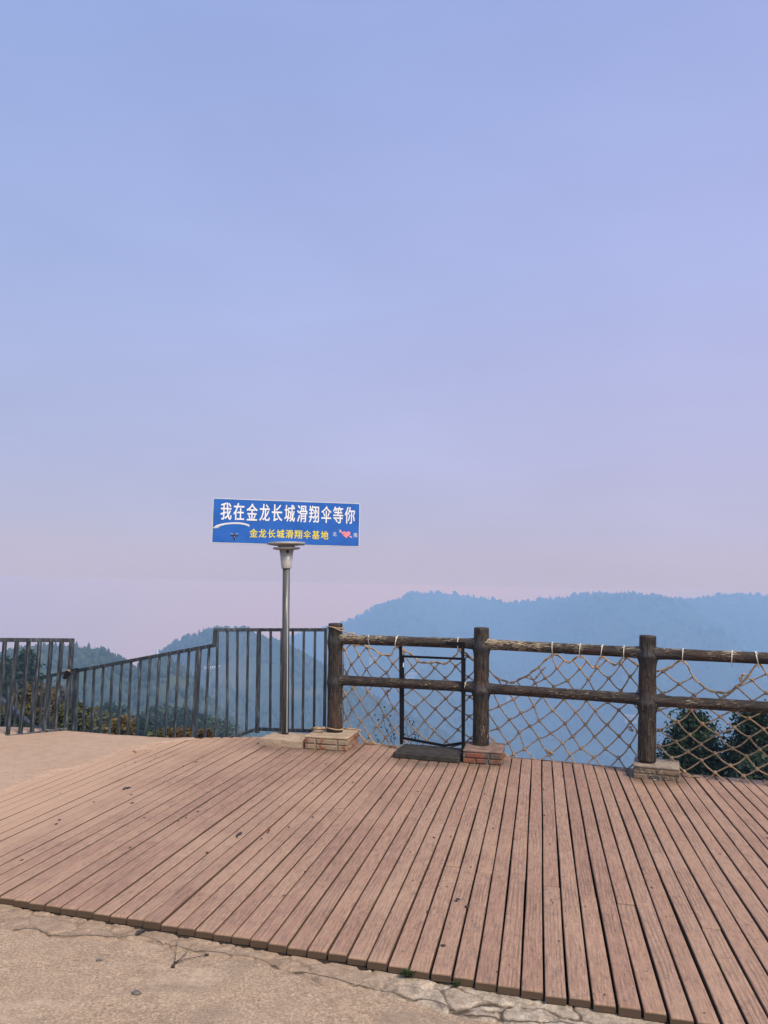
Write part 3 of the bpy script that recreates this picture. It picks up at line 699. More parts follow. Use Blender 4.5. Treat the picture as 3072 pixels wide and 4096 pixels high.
# ------------------------------------------------------------------ rope nets
def inside(p, poly):
    x, y = p; c = False; j = len(poly) - 1
    for i in range(len(poly)):
        xi, yi = poly[i]; xj, yj = poly[j]
        if (yi > y) != (yj > y) and x < (xj - xi) * (y - yi) / (yj - yi) + xi: c = not c
        j = i
    return c
def rope_net(label, zf, A, B, top, bottom, o, a, b, qa, qb, qc, extra=(), xr=None, back=.17):
    n = Vector((-(B.y - A.y), B.x - A.x, 0)).normalized(); p0 = A + n * back
    W3 = lambda p, dd=0.0: onplane(*zf(p), p0 + n * dd, n)
    poly = list(top) + list(reversed(bottom)); mb = MB(); K = {}; ran = range(-14, 15); rnd = random.Random(label)
    for i in ran:
        for j in ran:
            x = o[0] + i * a[0] + j * b[0] + .5 * (i * i * qa[0] + 2 * i * j * qb[0] + j * j * qc[0])
            y = o[1] + i * a[1] + j * b[1] + .5 * (i * i * qa[1] + 2 * i * j * qb[1] + j * j * qc[1])
            K[i, j] = (x + rnd.uniform(-10, 10) + 6 * math.sin(i * 1.7 + j), y + rnd.uniform(-10, 10) + 6 * math.sin(j * 1.9 - i))
    INS = {k: inside(p, poly) for k, p in K.items()}; dep = {k: rnd.uniform(-.008, .008) for k in K}
    def clip(p, q):   # last point of p->q inside
        lo, hi = 0., 1.
        for _ in range(18):
            m = (lo + hi) / 2
            if inside((p[0] + (q[0] - p[0]) * m, p[1] + (q[1] - p[1]) * m), poly): lo = m
            else: hi = m
        return (p[0] + (q[0] - p[0]) * lo, p[1] + (q[1] - p[1]) * lo)
    rr = .0068
    def strand(P, Q, r=rr, sag=None):
        P, Q = Vector(P), Vector(Q); L = (Q - P).length
        if L < .004: return
        d = Vector((0, 0, -1)) * L * (rnd.uniform(-.02, .11) if sag is None else sag) + n * L * rnd.uniform(-.05, .05)
        mb.tube([P, P.lerp(Q, .25) + d * .7, P.lerp(Q, .5) + d, P.lerp(Q, .75) + d * .7, Q], r, 6)
    for (i, j), p in K.items():
        for k in ((i + 1, j), (i, j + 1)):
            if k not in K: continue
            q = K[k]
            if INS[i, j] and INS[k]: strand(W3(p, dep[i, j]), W3(q, dep[k]))
            elif INS[i, j]: strand(W3(p, dep[i, j]), W3(clip(p, q)))
            elif INS[k]: strand(W3(clip(q, p)), W3(q, dep[k]))
    for k, p in K.items():
        if INS[k]:
            c = W3(p, dep[k]); mb.blob(c, .0175, (1.05, 1.0, 1.0), .4)
            dv = Vector((rnd.uniform(-1, 1), 0, rnd.uniform(-1, 1))).normalized() * .018; mb.tube([c - dv - n * .008, c + dv - n * .008], .0068, 5)
    def border(pts, r, dbl=False, dd=0.0):
        w = [W3(p, dd) for p in pts]; fine = []
        for i in range(len(w) - 1):
            p_, q_ = w[i], w[i + 1]; m0 = w[max(0, i - 1)]; m1 = w[min(len(w) - 1, i + 2)]
            for s in range(6):
                t = s / 6; fine.append(.5 * ((2 * p_) + (q_ - m0) * t + (2 * m0 - 5 * p_ + 4 * q_ - m1) * t * t + (3 * p_ - m0 - 3 * q_ + m1) * t ** 3))
        fine.append(w[-1])
        mb.tube(fine, r, 6)
        if dbl:
            mb.tube([p + Vector((0, 0, .012 * math.sin(i * .9))) - n * .010 for i, p in enumerate(fine)], r, 6)
        for i, p in enumerate(w[1:-1]): mb.blob(p, .0125, (1, 1, 1), .4)
    border(top, .0066, True); border(bottom, .0066, True)
    border([top[0], *[(top[0][0] + (bottom[0][0] - top[0][0]) * t + 5 * math.sin(9 * t), top[0][1] + (bottom[0][1] - top[0][1]) * t) for t in (.25, .5, .75)], bottom[0]], .006)
    for pts, r in extra: border(pts, r, False, -.012)
    return tag(mb.build('rope_net', M_rope, None, True), label, 'rope net', 'rope nets between the fence posts')
pb = [p[0] for p in POSTS]
net1_extra = [([(515, 640), (520, 650), (513, 668), (524, 690)], .006), ([(510, 645), (534, 648), (522, 662)], .006),
              ([(240, 970), (285, 1012), (330, 1062), (410, 1088), (500, 1102), (600, 1106)], .0066), ([(285, 1015), (325, 1075), (405, 1095)], .006)]
rope_net('brown rope net in the bay with the black stand before it', z4, pb[0], pb[1],
         [(150, 258), (270, 268), (360, 284), (440, 330), (537, 357), (600, 282), (710, 346), (800, 415), (893, 412), (1000, 420), (1095, 343), (1112, 292), (1180, 350), (1290, 430)],
         [(150, 975), (240, 968), (285, 1010), (330, 1060), (410, 1082), (500, 1104), (600, 1125), (800, 1140), (1000, 1125), (1180, 1080), (1290, 1060)],
         (362, 838), (70, 107), (66, -76), (3.3, -4.0), (3.2, -2.4), (3, -1), net1_extra)
rope_net('brown rope net sagging in the middle bay beside the black stand', z5, pb[1], pb[2],
         [(60, 310), (135, 375), (210, 395), (280, 365), (340, 325), (400, 270), (440, 236), (460, 238), (535, 280), (600, 243), (668, 312), (720, 250), (790, 298), (845, 256), (930, 300), (985, 320)],
         [(60, 690), (110, 728), (180, 806), (260, 850), (340, 866), (460, 878), (560, 888), (680, 895), (760, 906), (890, 920), (985, 924)],
         (433, 675), (55, 72), (67, -50), (2, -1), (.5, -2.5), (-1, -4),
         [([(400, 775), (425, 790), (440, 800), (430, 810)], .007), ([(865, 655), (880, 650), (890, 668), (870, 662)], .006), ([(280, 366), (330, 380), (350, 365), (385, 322), (402, 312)], .006)])
rope_net('brown rope net hanging before the dark green trees', z5, pb[2], pb[3],
         [(985, 350), (1105, 308), (1180, 272), (1235, 362), (1300, 425), (1395, 455), (1470, 430), (1550, 355), (1602, 288), (1659, 350), (1760, 400), (1840, 310), (1990, 340)],
         [(985, 840), (1100, 880), (1200, 918), (1300, 945), (1420, 966), (1540, 980), (1659, 995), (1800, 1015), (1990, 1040)],
         (1368, 800), (78, 62), (88, -45), (0, 0), (0, 0), (0, 0),
         [([(1395, 455), (1412, 470), (1425, 510), (1432, 545), (1440, 570)], .0065), ([(1550, 355), (1520, 352), (1500, 370), (1505, 385), (1515, 365)], .0065)], None, .17)
# rope wound round the first post
def rope_loop(name, c, rx, ry, z, label, tail=(), turns=1, r=.0068):
    pts = [Vector((c.x + rx * math.cos(a), c.y + ry * math.sin(a), z + .008 * math.sin(2 * a) + .012 * a / 6.28)) for a in np.linspace(0, 6.28 * turns, 28 * turns)]
    mb = MB(); mb.tube(pts, r, 6)
    for t in tail: mb.tube(t, r, 6); mb.blob(t[-1], .015, (1, 1, 1), .5)
    return tag(mb.build('rope', M_rope, None, True), label, 'rope')
c0 = post_at(0, POSTS[0][0].z + .03)
zb = POSTS[0][0].z + .012
t_ = [c0 + Vector(v) for v in ((-.09, -.02, -.02), (-.14, -.06, -.015), (-.20, -.03, -.01), (-.24, -.07, -.012), (-.17, -.09, -.015), (-.12, -.075, -.008))]
t2_ = [c0 + Vector(v) for v in ((.09, -.03, -.01), (.15, -.05, -.005), (.22, -.06, -.01), (.26, -.07, -.02))]
rope_loop('rope', c0, .092, .092, zb, 'loose hemp rope knotted round the foot of the post by the railing', [t_, t2_, [v + Vector((.01, -.02, .012)) for v in t_]])
ct = post_at(0, POSTS[0][1].z - .045)
rope_loop('rope', ct, .084, .084, ct.z, 'short hemp rope tied round the top of the post by the railing', [[ct + Vector((.0, -.085, .0)), ct + Vector((.09, -.07, -.03)), ct + Vector((.15, -.065, -.045)), ct + Vector((.19, -.06, -.05))]])

# ------------------------------------------------------------------ cable ties round the rails
def cable_tie(px, span, k, label, w=.007, tail=True):
    A, B = POSTS[span][0], POSTS[span + 1][0]; n = Vector((-(B.y - A.y), B.x - A.x, 0)).normalized()
    za, zb_ = RAILS[span][k]; P, Q = post_at(span, za), post_at(span + 1, zb_); d = (Q - P).normalized()
    h = onplane(*px, A, n); s = (h - P).dot(d); c = P + d * s; up = Vector((0, 0, 1)); rnd = random.Random(label)
    pts = []; fr = []; slant = rnd.uniform(-.012, .012)
    for i in range(21):
        a = 2 * math.pi * i / 20; rad = up * math.sin(a) + n * math.cos(a)
        pts.append(c + rad * (.0565 + (.028 * max(0, -math.sin(a)) ** 6)) + d * slant * math.sin(a)); fr.append((d, rad))
    mb = MB(); mb.sweep(pts, [[(w / 2, .001), (-w / 2, .001), (-w / 2, -.001), (w / 2, -.001)]] * 21, fr)
    hp = c - n * .045 + up * .040; mb.box(hp, d * .006, n * .004, up * .007)
    if tail: mb.bar(hp, hp + up * .028 - n * .004, .005, .002, d)
    return tag(mb.build('cable_tie', M_tie), label, 'cable tie', 'cable ties holding the rope nets')
for px, sp_, k, lb, w, tl in [
    (z4((375, 222)), 0, 0, 'thin pale tie on the top rail nearest the railing post', .0035, False),
    (z4((600, 232)), 0, 0, 'thick white tie on the top rail just left of the black stand', .008, False),
    (z4((1110, 245)), 0, 0, 'white tie with a knob behind the right top corner of the black stand', .007, True),
    (z4((1168, 600)), 0, 1, 'thin white tie on the lower rail beside the black stand', .0035, False),
    (z5((442, 200)), 1, 0, 'white tie on the middle bay top rail where the sagging net is hitched up', .007, False),
    (z5((597, 210)), 1, 0, 'second white tie along the middle bay top rail, after the hitch', .0065, False),
    (z5((720, 218)), 1, 0, 'third white tie along the middle bay top rail, before the knobbed one', .007, False),
    (z5((845, 220)), 1, 0, 'white knobbed tie on the middle bay top rail nearest its right post', .007, True),
    (z5((1178, 238)), 2, 0, 'white knobbed tie on the top rail just past the post with the grey base', .007, True),
    (z5((1455, 248)), 2, 0, 'wide white tie on the top rail above the dark trees, middle of three', .008, False),
    (z5((1597, 252)), 2, 0, 'white tie on the top rail at the right edge of the photo', .009, True)]:
    cable_tie(px, sp_, k, lb, w, tl)

# ------------------------------------------------------------------ steel railings
def vbar(mb, px_top, px_bot, Y, w, d=None, ext=0.0, side=None, Yb=None):
    t = D(*px_top, Y); b = D(*px_bot, Yb or Y); b = b - (t - b).normalized() * ext
    mb.bar(b, t, w, d or w, side)
# the level panel between the corner and the first fence post
YC, YE, YL = 8.72, 8.42, 8.52       # corner, fence end, left end
lvl = empty('metal_railing', D(*z3((480, 1070)), YC), 'level dark steel railing panel between the sign pole and the sloping rail', 'railing', 'steel railings at the terrace edge')
xc = 480
def Yl(x): return YC + (YE - YC) * (x - xc) / (1040 - xc) if x > xc else YC + (YL - YC) * (xc - x) / (xc - 128)
mb = MB(); tl, tc_, tr = D(*z3((116, 247)), Yl(118)), D(*z3((490, 247)), YC), D(*z3((1052, 247)), YE)
sd = Vector((0, 0, 1)); mb.bar(tl, tc_, .036, .036, sd); mb.bar(tc_, tr, .036, .036, sd); mb.build('top_rail', M_metal, lvl)
mb = MB(); bc = D(*z3((470, 1068)), YC); be = D(*z3((1040, 1090)), YE); bl_ = D(*z3((270, 1137)), Yl(270) + .02); bl2 = bl_ + (bl_ - bc) * .9
mb.bar(bc, be, .036, .036, sd); mb.bar(bl2, bc, .036, .036, sd); mb.build('bottom_rail', M_metal, lvl)
TOPX = [146, 228, 312, 400, 587, 678, 770, 862, 955]; BOTX = [133, 224, 305, 385, 582, 670, 768, 852, 945]
for a, b in zip(TOPX, BOTX):
    mb = MB(); yb = 1140 - (b - 270) * .38 if b < 460 else 1068 + (b - 470) * .039
    vbar(mb, z3((a, 252)), z3((b, yb)), Yl(a), .0265, ext=.03 if b < 300 else 0); mb.build('bar', M_metal, lvl)
for a, b, w, yb in ((490, 476, .046, 1062), (1043, 1032, .032, 1085)):
    mb = MB(); vbar(mb, z3((a, 250)), z3((b, yb)), Yl(a), w, ext=.05); mb.build('post', M_metal, lvl)
mb = MB(); vbar(mb, z3((124, 250)), z3((118, 380)), Yl(124), .034); mb.build('end_bracket', M_metal, lvl)
# the sloping panel beside the steps
slp = empty('metal_railing', D(*z2((960, 900)), 9.2), 'long dark steel railing that slopes down to the left beside the steps', 'railing', 'steel railings at the terrace edge')
def Ys(x): return float(np.interp(x, [-200, 0, 500, 1000, 1430], [10.5, 10.1, 9.45, 8.95, 8.56]))
def ys(x): return 560 - (x - 17) * .1855 if x < 500 else 470 - (x - 500) * .1855
mb = MB(); pts = [(-260, 611), (500, 471), (1425, 300)]
for a, b in zip(pts, pts[1:]): mb.bar(D(*z2(a), Ys(a[0])), D(*z2(b), Ys(b[0])), .040, .030, (0, 0, 1))
mb.build('top_rail', M_metal, slp)
yr = lambda x: np.interp(x, [-260, 500, 1425], [611, 471, 300])
ST = [(567, 549), (625, 606), (686, 663), (747, 724), (808, 785), (870, 847), (933, 908), (997, 967), (1058, 1029), (1125, 1095), (1187, 1157), (1255, 1222), (1388, 1358)]
for a, b in ST:
    mb = MB(); vbar(mb, z2((a, yr(a) + 8)), z2((b, 905)), Ys(a), .0275, ext=.22); mb.build('bar', M_metal, slp)
for a, b in ((60, 32), (116, 94), (222, 205), (280, 262), (337, 317)):
    mb = MB(); vbar(mb, z2((a, yr(a) + 8)), z2((b, 860)), Ys(a), .029, ext=.35); mb.build('bar', M_metal, slp)
for a, b, w in ((504, 490, .062), (1320, 1288, .058)):
    mb = MB(); vbar(mb, z2((a, yr(a) + 8)), z2((b, 905)), Ys(a), w, ext=.3); mb.build('post', M_metal, slp)
mb = MB()
for a, b in ((300, 0), (300, 600), (600, 1000), (1000, 1425)): mb.bar(D(*z2((a, 1010)), Ys(a) + .01), D(*z2((b, 1010 - (b - a) * .06)), Ys(b) + .01), .03, .03, (0, 0, 1))
mb.build('bottom_rail', M_metal, slp)
# open gate leaf at the far left
def Yg(x): return 8.52 + (8.16 - 8.52) * (433 - x) / 433
gate = empty('metal_gate', D(*z2((433, 858)), 8.5), 'dark steel gate leaf with wide bars standing open at the far left', 'gate')
mb = MB(); mb.bar(D(*z2((-420, 262)), Yg(-420)), D(*z2((492, 267)), Yg(485)), .042, .034, (0, 0, 1)); mb.build('top_rail', M_metal, gate)
mb = MB(); mb.bar(D(*z2((-420, 972)), Yg(-420)), D(*z2((444, 855)), Yg(440)), .030, .034, (0, 0, 1)); mb.build('bottom_rail', M_metal, gate)
for a, b in ((-300, -375), (-215, -285), (-130, -195), (-42, -105), (33, -22), (113, 50), (191, 134), (265, 211), (340, 292), (410, 364)):
    mb = MB(); vbar(mb, z2((a, 272)), z2((b, 905 - (b - 50) * .135)), Yg((a + b) / 2), .038, .034, side=(1, -.3, 0)); mb.build('bar', M_metal, gate)
mb = MB(); vbar(mb, z2((478, 270)), z2((433, 868)), Yg(455), .044, .044, side=(1, -.3, 0)); gp = mb.build('end_post', M_metal, gate)
mb = MB(); q = D(*z2((405, 872)), 8.47); mb.tube([q + Vector((0, 0, .02)), q + Vector((0, 0, -.02)), q + Vector((.012, 0, -.028)), q + Vector((.05, 0, -.026))], .006, 8); mb.build('drop_bolt', M_metal, gp)
# padlock
Yk = 8.40; lk = empty('padlock', D(*z2((440, 495)), Yk), 'black padlock with a brass end chaining gate and sloping rail', 'padlock')
a_, b_ = D(*z2((455, 470)), Yk), D(*z2((425, 520)), Yk); mb = MB(); mb.bar(b_, a_, .042, .03, (1, 0, 0), .3); mb.build('lock_body', M_black, lk)
mb = MB(); dd = (a_ - b_).normalized(); mb.bar(a_, a_ + dd * .010, .038, .026, (1, 0, 0), .3); mb.build('lock_end', M_brass, lk)
mb = MB(); mb.tube([D(*z2(p), y) for p, y in (((456, 478), 8.42), ((480, 465), 8.44), ((505, 455), 8.6), ((520, 455), 9.2), ((512, 466), 9.55), ((495, 484), 9.2), ((475, 492), 8.6), ((455, 492), 8.44))], .010, 8); mb.build('shackle', M_black, lk, True)
# lower handrail of the steps
mb = MB(); mb.bar(D(*z2((-60, 600)), 10.9), D(*z2((250, 868)), 9.9), .05, .06, (0, 0, 1)); mb.bar(D(*z2((-60, 820)), 11.1), D(*z2((-62, 600)), 10.9), .04, .04); mb.bar(D(*z2((240, 960)), 9.95), D(*z2((240, 862)), 9.95), .04, .04)
tag(mb.build('stair_handrail', M_metal), 'slanting steel handrail of the steps behind the gate', 'handrail')

# ------------------------------------------------------------------ sign
PB = D(*z3((705, 1108)), 8.30); PB.z = .064
PT = D(*z1((818, 765)), 8.30)
sign = empty('sign', PB, 'blue banner sign with white and yellow Chinese lettering on a steel pole', 'sign')
mb = MB(); mb.tube([PB - UPV * .0, PB.lerp(PT, .5), PT], .0385, 40); mb.build('pole', M_pole, sign, True)
mb = MB(); ax = (PT - PB).normalized(); rr_ = Vector((1, -.3, 0)).normalized(); sp0 = PB + rr_ * .002 - Vector((-.0, .0385, 0)); mb.bar(sp0 + Vector((.022, .008, .02)), PT + Vector((.022, -.0305, -.01)), .006, .004, (1, 0, 0)); mb.build('pale_strip', M_edge, sign)  # thin pale strip up the pole, right of centre
C0 = D(*z1((820, 765)), 8.30); C1 = D(*z1((820, 588)), 8.30); up_ = (C1 - C0).normalized(); H = (C1 - C0).length
def lathe(pts, prof, seg=48):   # prof: (radius, height along up_)
    m = MB(); fr = up_.orthogonal().normalized(); m.tube([pts + up_ * h for r, h in prof], [r for r, h in prof], seg); return m
lathe(C0, [(.050, -.004), (.053, 0), (.054, .006), (.076, H - .002)]).build('cone', M_cast, sign, True)
o_ = lathe(C0, [(.100, H - .004), (.143, H + .004), (.146, H + .010), (.146, H + .018), (.143, H + .022), (.05, H + .024)]).build('lower_disc', M_cast, sign)
lathe(C0, [(.09, H + .023), (.09, H + .050)]).build('spacer', M_cast, sign, True)
lathe(C0, [(.150, H + .045), (.201, H + .054), (.204, H + .060), (.204, H + .070), (.200, H + .075), (.05, H + .079)]).build('upper_disc', M_cast, sign)
mb = MB(); bp = D(*z1((832, 607)), 8.222); mb.blob(bp, .017, (1, .6, 1)); mb.build('bolt', M_ink, sign, True)
TLp, TRp, BRp, BLp = D(*z1((132, 106)), 8.17), D(*z1((1509, 157)), 8.37), D(*z1((1502, 556)), 8.37), D(*z1((117, 518)), 8.17)
SN = ((TRp - TLp).cross(TLp - BLp)).normalized()
if SN.y > 0: SN = -SN
def S(u, v, d=0.0):     # u right, v down, 0..1 across the board; d metres in front
    w = .005 * mnoise.noise(Vector((u * 7, v * 2.2, 3.1))) + .002 * mnoise.noise(Vector((u * 13, v * 5, 9)))
    return (TLp * (1 - u) + TRp * u) * (1 - v) + (BLp * (1 - u) + BRp * u) * v + SN * (d + w)
NU, NV = 60, 16; V = []; fs = []
for i in range(NV + 1):
    for j in range(NU + 1): V.append(S(j / NU, i / NV))
fs = [tuple(x) for x in grid_faces(NV + 1, NU + 1)[:, ::-1].tolist()]; mbp = MB(); mbp.add(V, fs); mbp.build('face', M_blue, sign, True)
mb = MB()
def edge(u0, v0, u1, v1, w=.010):
    pts = [S(u0 + (u1 - u0) * t / 20, v0 + (v1 - v0) * t / 20, -.011) for t in range(21)]
    for a, b in zip(pts, pts[1:]): mb.bar(a, b, .010, .020, SN.cross(b - a))
edge(-.003, -.008, 1.003, -.008); edge(-.003, 1.010, 1.003, 1.010); edge(-.004, -.01, -.004, 1.01); edge(1.004, -.01, 1.004, 1.01); mb.build('frame', M_edge, sign)
mb = MB(); pts = [S(j / 20, i, -.022) for i in (0, 1) for j in range(21)]
mb.add(pts, [(j, j + 1, j + 22, j + 21) for j in range(20)]); mb.build('back_sheet', M_edge, sign)
mb = MB(); bt = C0 + up_ * (H + .079); tb_ = S(.51, .80, -.045); mb.bar(bt, tb_, .055, .05); mb.build('bracket', M_cast, sign)
mb = MB(); q = S(.508, .985, .004); mb.bar(q + SN * -.01 + Vector((-.032, 0, -.004)), q + SN * -.01 + Vector((.032, 0, -.004)), .034, .022, (0, 0, 1)); mb.build('clamp', M_cast, sign)
# lettering
def glyph(ch, bold):
    cu = bpy.data.curves.new('lettering', 'FONT'); cu.body = ch; cu.size = 1.0; cu.offset = bold; cu.resolution_u = 3; cu.fill_mode = 'FRONT'
    ob = bpy.data.objects.new('lettering', cu); col.objects.link(ob)
    dg = bpy.context.evaluated_depsgraph_get(); me = bpy.data.meshes.new_from_object(ob.evaluated_get(dg))
    vs = np.array([v.co[:] for v in me.vertices]); fs = [tuple(p.vertices) for p in me.polygons]
    bpy.data.objects.remove(ob); bpy.data.curves.remove(cu); bpy.data.meshes.remove(me); return vs, fs
def line(name, text, mat, cells, v0, v1, bold, d=.0022):
    mb = MB()
    for ch, (a, b, dv) in zip(text, cells):
        vs, fs = glyph(ch, 0)
        if not len(vs): continue
        lo, hi = vs.min(0), vs.max(0); x0, x1 = lo[0], hi[0]; y0, y1 = lo[1], hi[1]
        fl = [tuple(reversed(f)) for f in fs]
        for k, (ex, ey) in enumerate([(0, 0), (-1, .3), (1, -.3), (.3, 1), (-.3, -1)] if bold else [(0, 0)]):
            bx = bold * (b - a); by = bold * .45 * (v1 - v0)
            mb.add([S(a + bx + (b - a - 2 * bx) * (p[0] - x0) / (x1 - x0) + ex * bx, v1 + dv - by + (v0 - v1 + 2 * by) * (p[1] - y0) / (y1 - y0) + ey * by, d + .00012 * k) for p in vs], fl)
    return mb.build(name, mat, sign)
c1x = [(197, 300), (316, 418), (438, 543), (560, 658), (675, 776), (794, 895), (913, 1012), (1028, 1124), (1145, 1243), (1258, 1356), (1371, 1470)]
line('headline', '我在金龙长城滑翔伞等你', M_white, [((a - 131) / 1378, (b - 131) / 1378, 0) for a, b in c1x], .078, .478, .022)
c2x = [(468, 545), (553, 626), (638, 712), (722, 796), (806, 880), (890, 964), (976, 1047), (1058, 1130), (1141, 1214)]
line('subtitle', '金龙长城滑翔伞基地', M_yellow, [((a - 126) / 1380, (b - 126) / 1380, 0) for a, b in c2x], .665, .862, .020)
line('north_mark', '北', M_white, [((1257 - 126) / 1380, (1293 - 126) / 1380, 0)], .682, .782, .0)
line('south_mark', '南', M_white, [((1457 - 126) / 1380, (1493 - 126) / 1380, 0)], .690, .792, .0)
def patch(mb, pts, d):
    mb.add([S(u, v, d) for u, v in pts], [tuple(reversed(range(len(pts))))])
def su(x, y):    # sign crop pixel -> u, v
    u = (x - 126) / 1380; top = 106 + 51 * u; bot = 518 + 38 * u; return u, (y - top) / (bot - top)
mb = MB(); hp = []
for k in range(40):
    a = 2 * math.pi * k / 40; x = 16 * math.sin(a) ** 3; y = 13 * math.cos(a) - 5 * math.cos(2 * a) - 2 * math.cos(3 * a) - math.cos(4 * a)
    hp.append(su(1386 + x * 2.55, 444 - y * 2.35))
mb.add([S(*su(1386, 440), .0022)] + [S(u, v, .0022) for u, v in hp], [(0, 1 + (k + 1) % 40, 1 + k) for k in range(40)]); hrt = mb.build('heart', M_pink, sign)
mb = MB()
patch(mb, [su(1312, 397), su(1326, 404), su(1334, 400), su(1338, 418), su(1356, 434), su(1352, 439), su(1334, 424), su(1318, 426), su(1322, 412)], .0024)
mb.build('arrow_tail', M_palepink, hrt); mb = MB(); patch(mb, [su(1415, 458), su(1432, 462), su(1446, 478), su(1424, 474)], .0030); patch(mb, [su(1400, 452), su(1418, 463), su(1416, 468), su(1398, 457)], .0034)
mb.build('arrow_head', M_palepink, hrt)
mb = MB(); patch(mb, [su(1360, 437), su(1366, 436), su(1366, 449), su(1361, 449)], .0036); mb.build('fleck', M_ink, hrt); mb = MB(); patch(mb, [su(1408, 455), su(1415, 457), su(1414, 463), su(1408, 464)], .0038); mb.build('fleck', M_ink, hrt)
can = [(128, 382), (160, 358), (200, 345), (250, 336), (310, 331), (370, 331), (420, 339), (455, 350), (467, 358)]
low = [(138, 388), (168, 376), (205, 362), (252, 351), (310, 346), (370, 347), (420, 355), (452, 366), (463, 374)]
mb = MB()
for i in range(8): patch(mb, [su(*can[i]), su(*can[i + 1]), su(*low[i + 1]), su(*low[i])], .0022)
cpr = mb.build('canopy_print', M_white, sign)
mb = MB()
for i in range(8):
    p, q, r_, s_ = [Vector(x) for x in (can[i], can[i + 1], low[i + 1], low[i])]
    patch(mb, [su(*(p.lerp(s_, .55))), su(*(q.lerp(r_, .55))), su(*(q.lerp(r_, .72))), su(*(p.lerp(s_, .74)))], .0026)
patch(mb, [su(135, 381), su(186, 376), su(184, 384), su(136, 389)], .0028)
mb.build('canopy_shadow_print', M_greyprint, cpr)
mb = MB()
for pl in ([(293, 452), (318, 450), (335, 455), (356, 450), (361, 458), (345, 466), (338, 478), (342, 492), (336, 508), (332, 496), (318, 496), (322, 478), (316, 464), (296, 461)], [(312, 440), (326, 436), (334, 450), (318, 452)], [(340, 440), (352, 442), (350, 452), (340, 452)]): patch(mb, [su(*p) for p in pl], .0026)
pil = mb.build('pilot_print', M_ink, sign)
mb = MB()
for pl in ([(288, 432), (322, 442), (320, 446), (287, 436)], [(338, 444), (360, 430), (362, 434), (341, 448)], [(325, 464), (334, 463), (333, 470), (326, 471)], [(335, 482), (340, 481), (341, 490), (336, 490)]): patch(mb, [su(*p) for p in pl], .0030)
mb.build('pilot_highlight_print', M_greyprint, pil)

# ------------------------------------------------------------------ black poster stand
st = empty('poster_stand', (.45, 7.5, 0), 'empty black poster stand frame on a dusty rubber foot, leaning at the net', 'sign stand')
fA, fB = Vector((.131, 7.567, 0)), Vector((.750, 7.388, 0)); dx_ = (fB - fA).normalized(); dn = Vector((-dx_.y, dx_.x, 0))
def plate(name, z0, z1, ins, zcr, mat, par=None):
    bm = bmesh.new(); W_ = (fB - fA).length; cs = []
    Dp = .46
    for z, k in ((z0, ins), (z0 + .006, ins - .003), (z1 - .008, ins - .001), (z1 - .002, ins + .004), (z1, ins + .010)):
        ring = []
        for cx, cy, a0 in ((k, k, 180), (W_ - k, k, 270), (W_ - k, Dp - k, 0), (k, Dp - k, 90)):
            rad = .028; ox = cx + (rad if cx < W_ / 2 else -rad); oy = cy + (rad if cy < Dp / 2 else -rad)
            for j in range(6):
                a = R(a0 + 90 * j / 5); ring.append(bm.verts.new(fA + dx_ * (ox + rad * math.cos(a)) + dn * (oy + rad * math.sin(a)) + Vector((0, 0, z))))
        cs.append(ring)
    for a, b in zip(cs, cs[1:]):
        for j in range(24): bm.faces.new((a[j], a[(j + 1) % 24], b[(j + 1) % 24], b[j]))
    bm.faces.new(cs[-1]); bm.faces.new(list(reversed(cs[0])))
    me = bpy.data.meshes.new(name); bm.to_mesh(me); bm.free(); return link(name, me, mat, par or st)
rf = plate('rubber_foot', .003, .052, 0.0, 0, M_rubber); plate('raised_pad', .048, .058, .045, 0, M_rubber, rf)
YF0, YF1 = 7.93, 7.66           # the frame stands over the back of its foot
def YF(x): return YF0 + (YF1 - YF0) * (x - 627) / (1145 - 627)
def fbar(mb, p, q, w, off=0.0, d=.022):
    mb.bar(D(*z4(p), YF(p[0]) + off), D(*z4(q), YF(q[0]) + off), w, d, (1, -.3, 0) if abs(q[1] - p[1]) > abs(q[0] - p[0]) else (0, 0, 1), .08)
mb = MB(); fbar(mb, (634, 1092), (627, 232), .030); mb.build('upright', M_black, st)
mb = MB(); fbar(mb, (1147, 1235), (1143, 250), .031); mb.build('upright', M_black, st)
mb = MB(); fbar(mb, (614, 245), (1157, 261), .036); mb.build('top_bar', M_black, st)
ins = MB(); fbar(ins, (645, 363), (1166, 386), .022, .026); ins.build('insert_top', M_black, st)
for a, b in (((648, 370), (646, 1045)), ((1158, 378), (1152, 1085))):
    ins = MB(); fbar(ins, b, a, .020, .026); ins.build('insert_side', M_black, st)
ins = MB(); fbar(ins, (645, 1041), (990, 1104), .024, .026); fbar(ins, (985, 1105), (1152, 1080), .024, .026); ins.build('insert_bottom', M_black, st)
tg = MB(); p = D(*z4((651, 435)), YF(651) + .010); tg.box(p, Vector((.005, 0, 0)), Vector((0, .004, 0)), Vector((0, 0, .022))); tg.build('tag', M_tie, st)

# ------------------------------------------------------------------ small things lying about
def flat_leaf(name, px, L, wd, mat, label, ang, z=.004, curl=.006, cat='leaf'):
    c = G(*px, z if z > 0 else z); d = Vector((math.cos(ang), math.sin(ang), 0)); s = Vector((-d.y, d.x, 0)); V = []; fs = []
    for i in range(7):
        t = i / 6; w = wd * math.sin(math.pi * min(1, t * .93 + .05)) ** .8
        for k in (-1, 0, 1):
            V.append(c + d * (L * (t - .5)) + s * (w * k * (1 + .2 * math.sin(7 * t))) + Vector((0, 0, .0015 + curl * (k * k * (.6 + .4 * t)) + curl * .6 * math.sin(3 * t))))
    for i in range(6):
        for k in (0, 1): a = i * 3 + k; fs.append((a, a + 1, a + 4, a + 3))
    mb = MB(); mb.add(V, fs); mb.add([v + Vector((0, 0, -.0008)) for v in V], [tuple(reversed(f)) for f in fs]); return tag(mb.build(name, mat, None, True), label, cat)
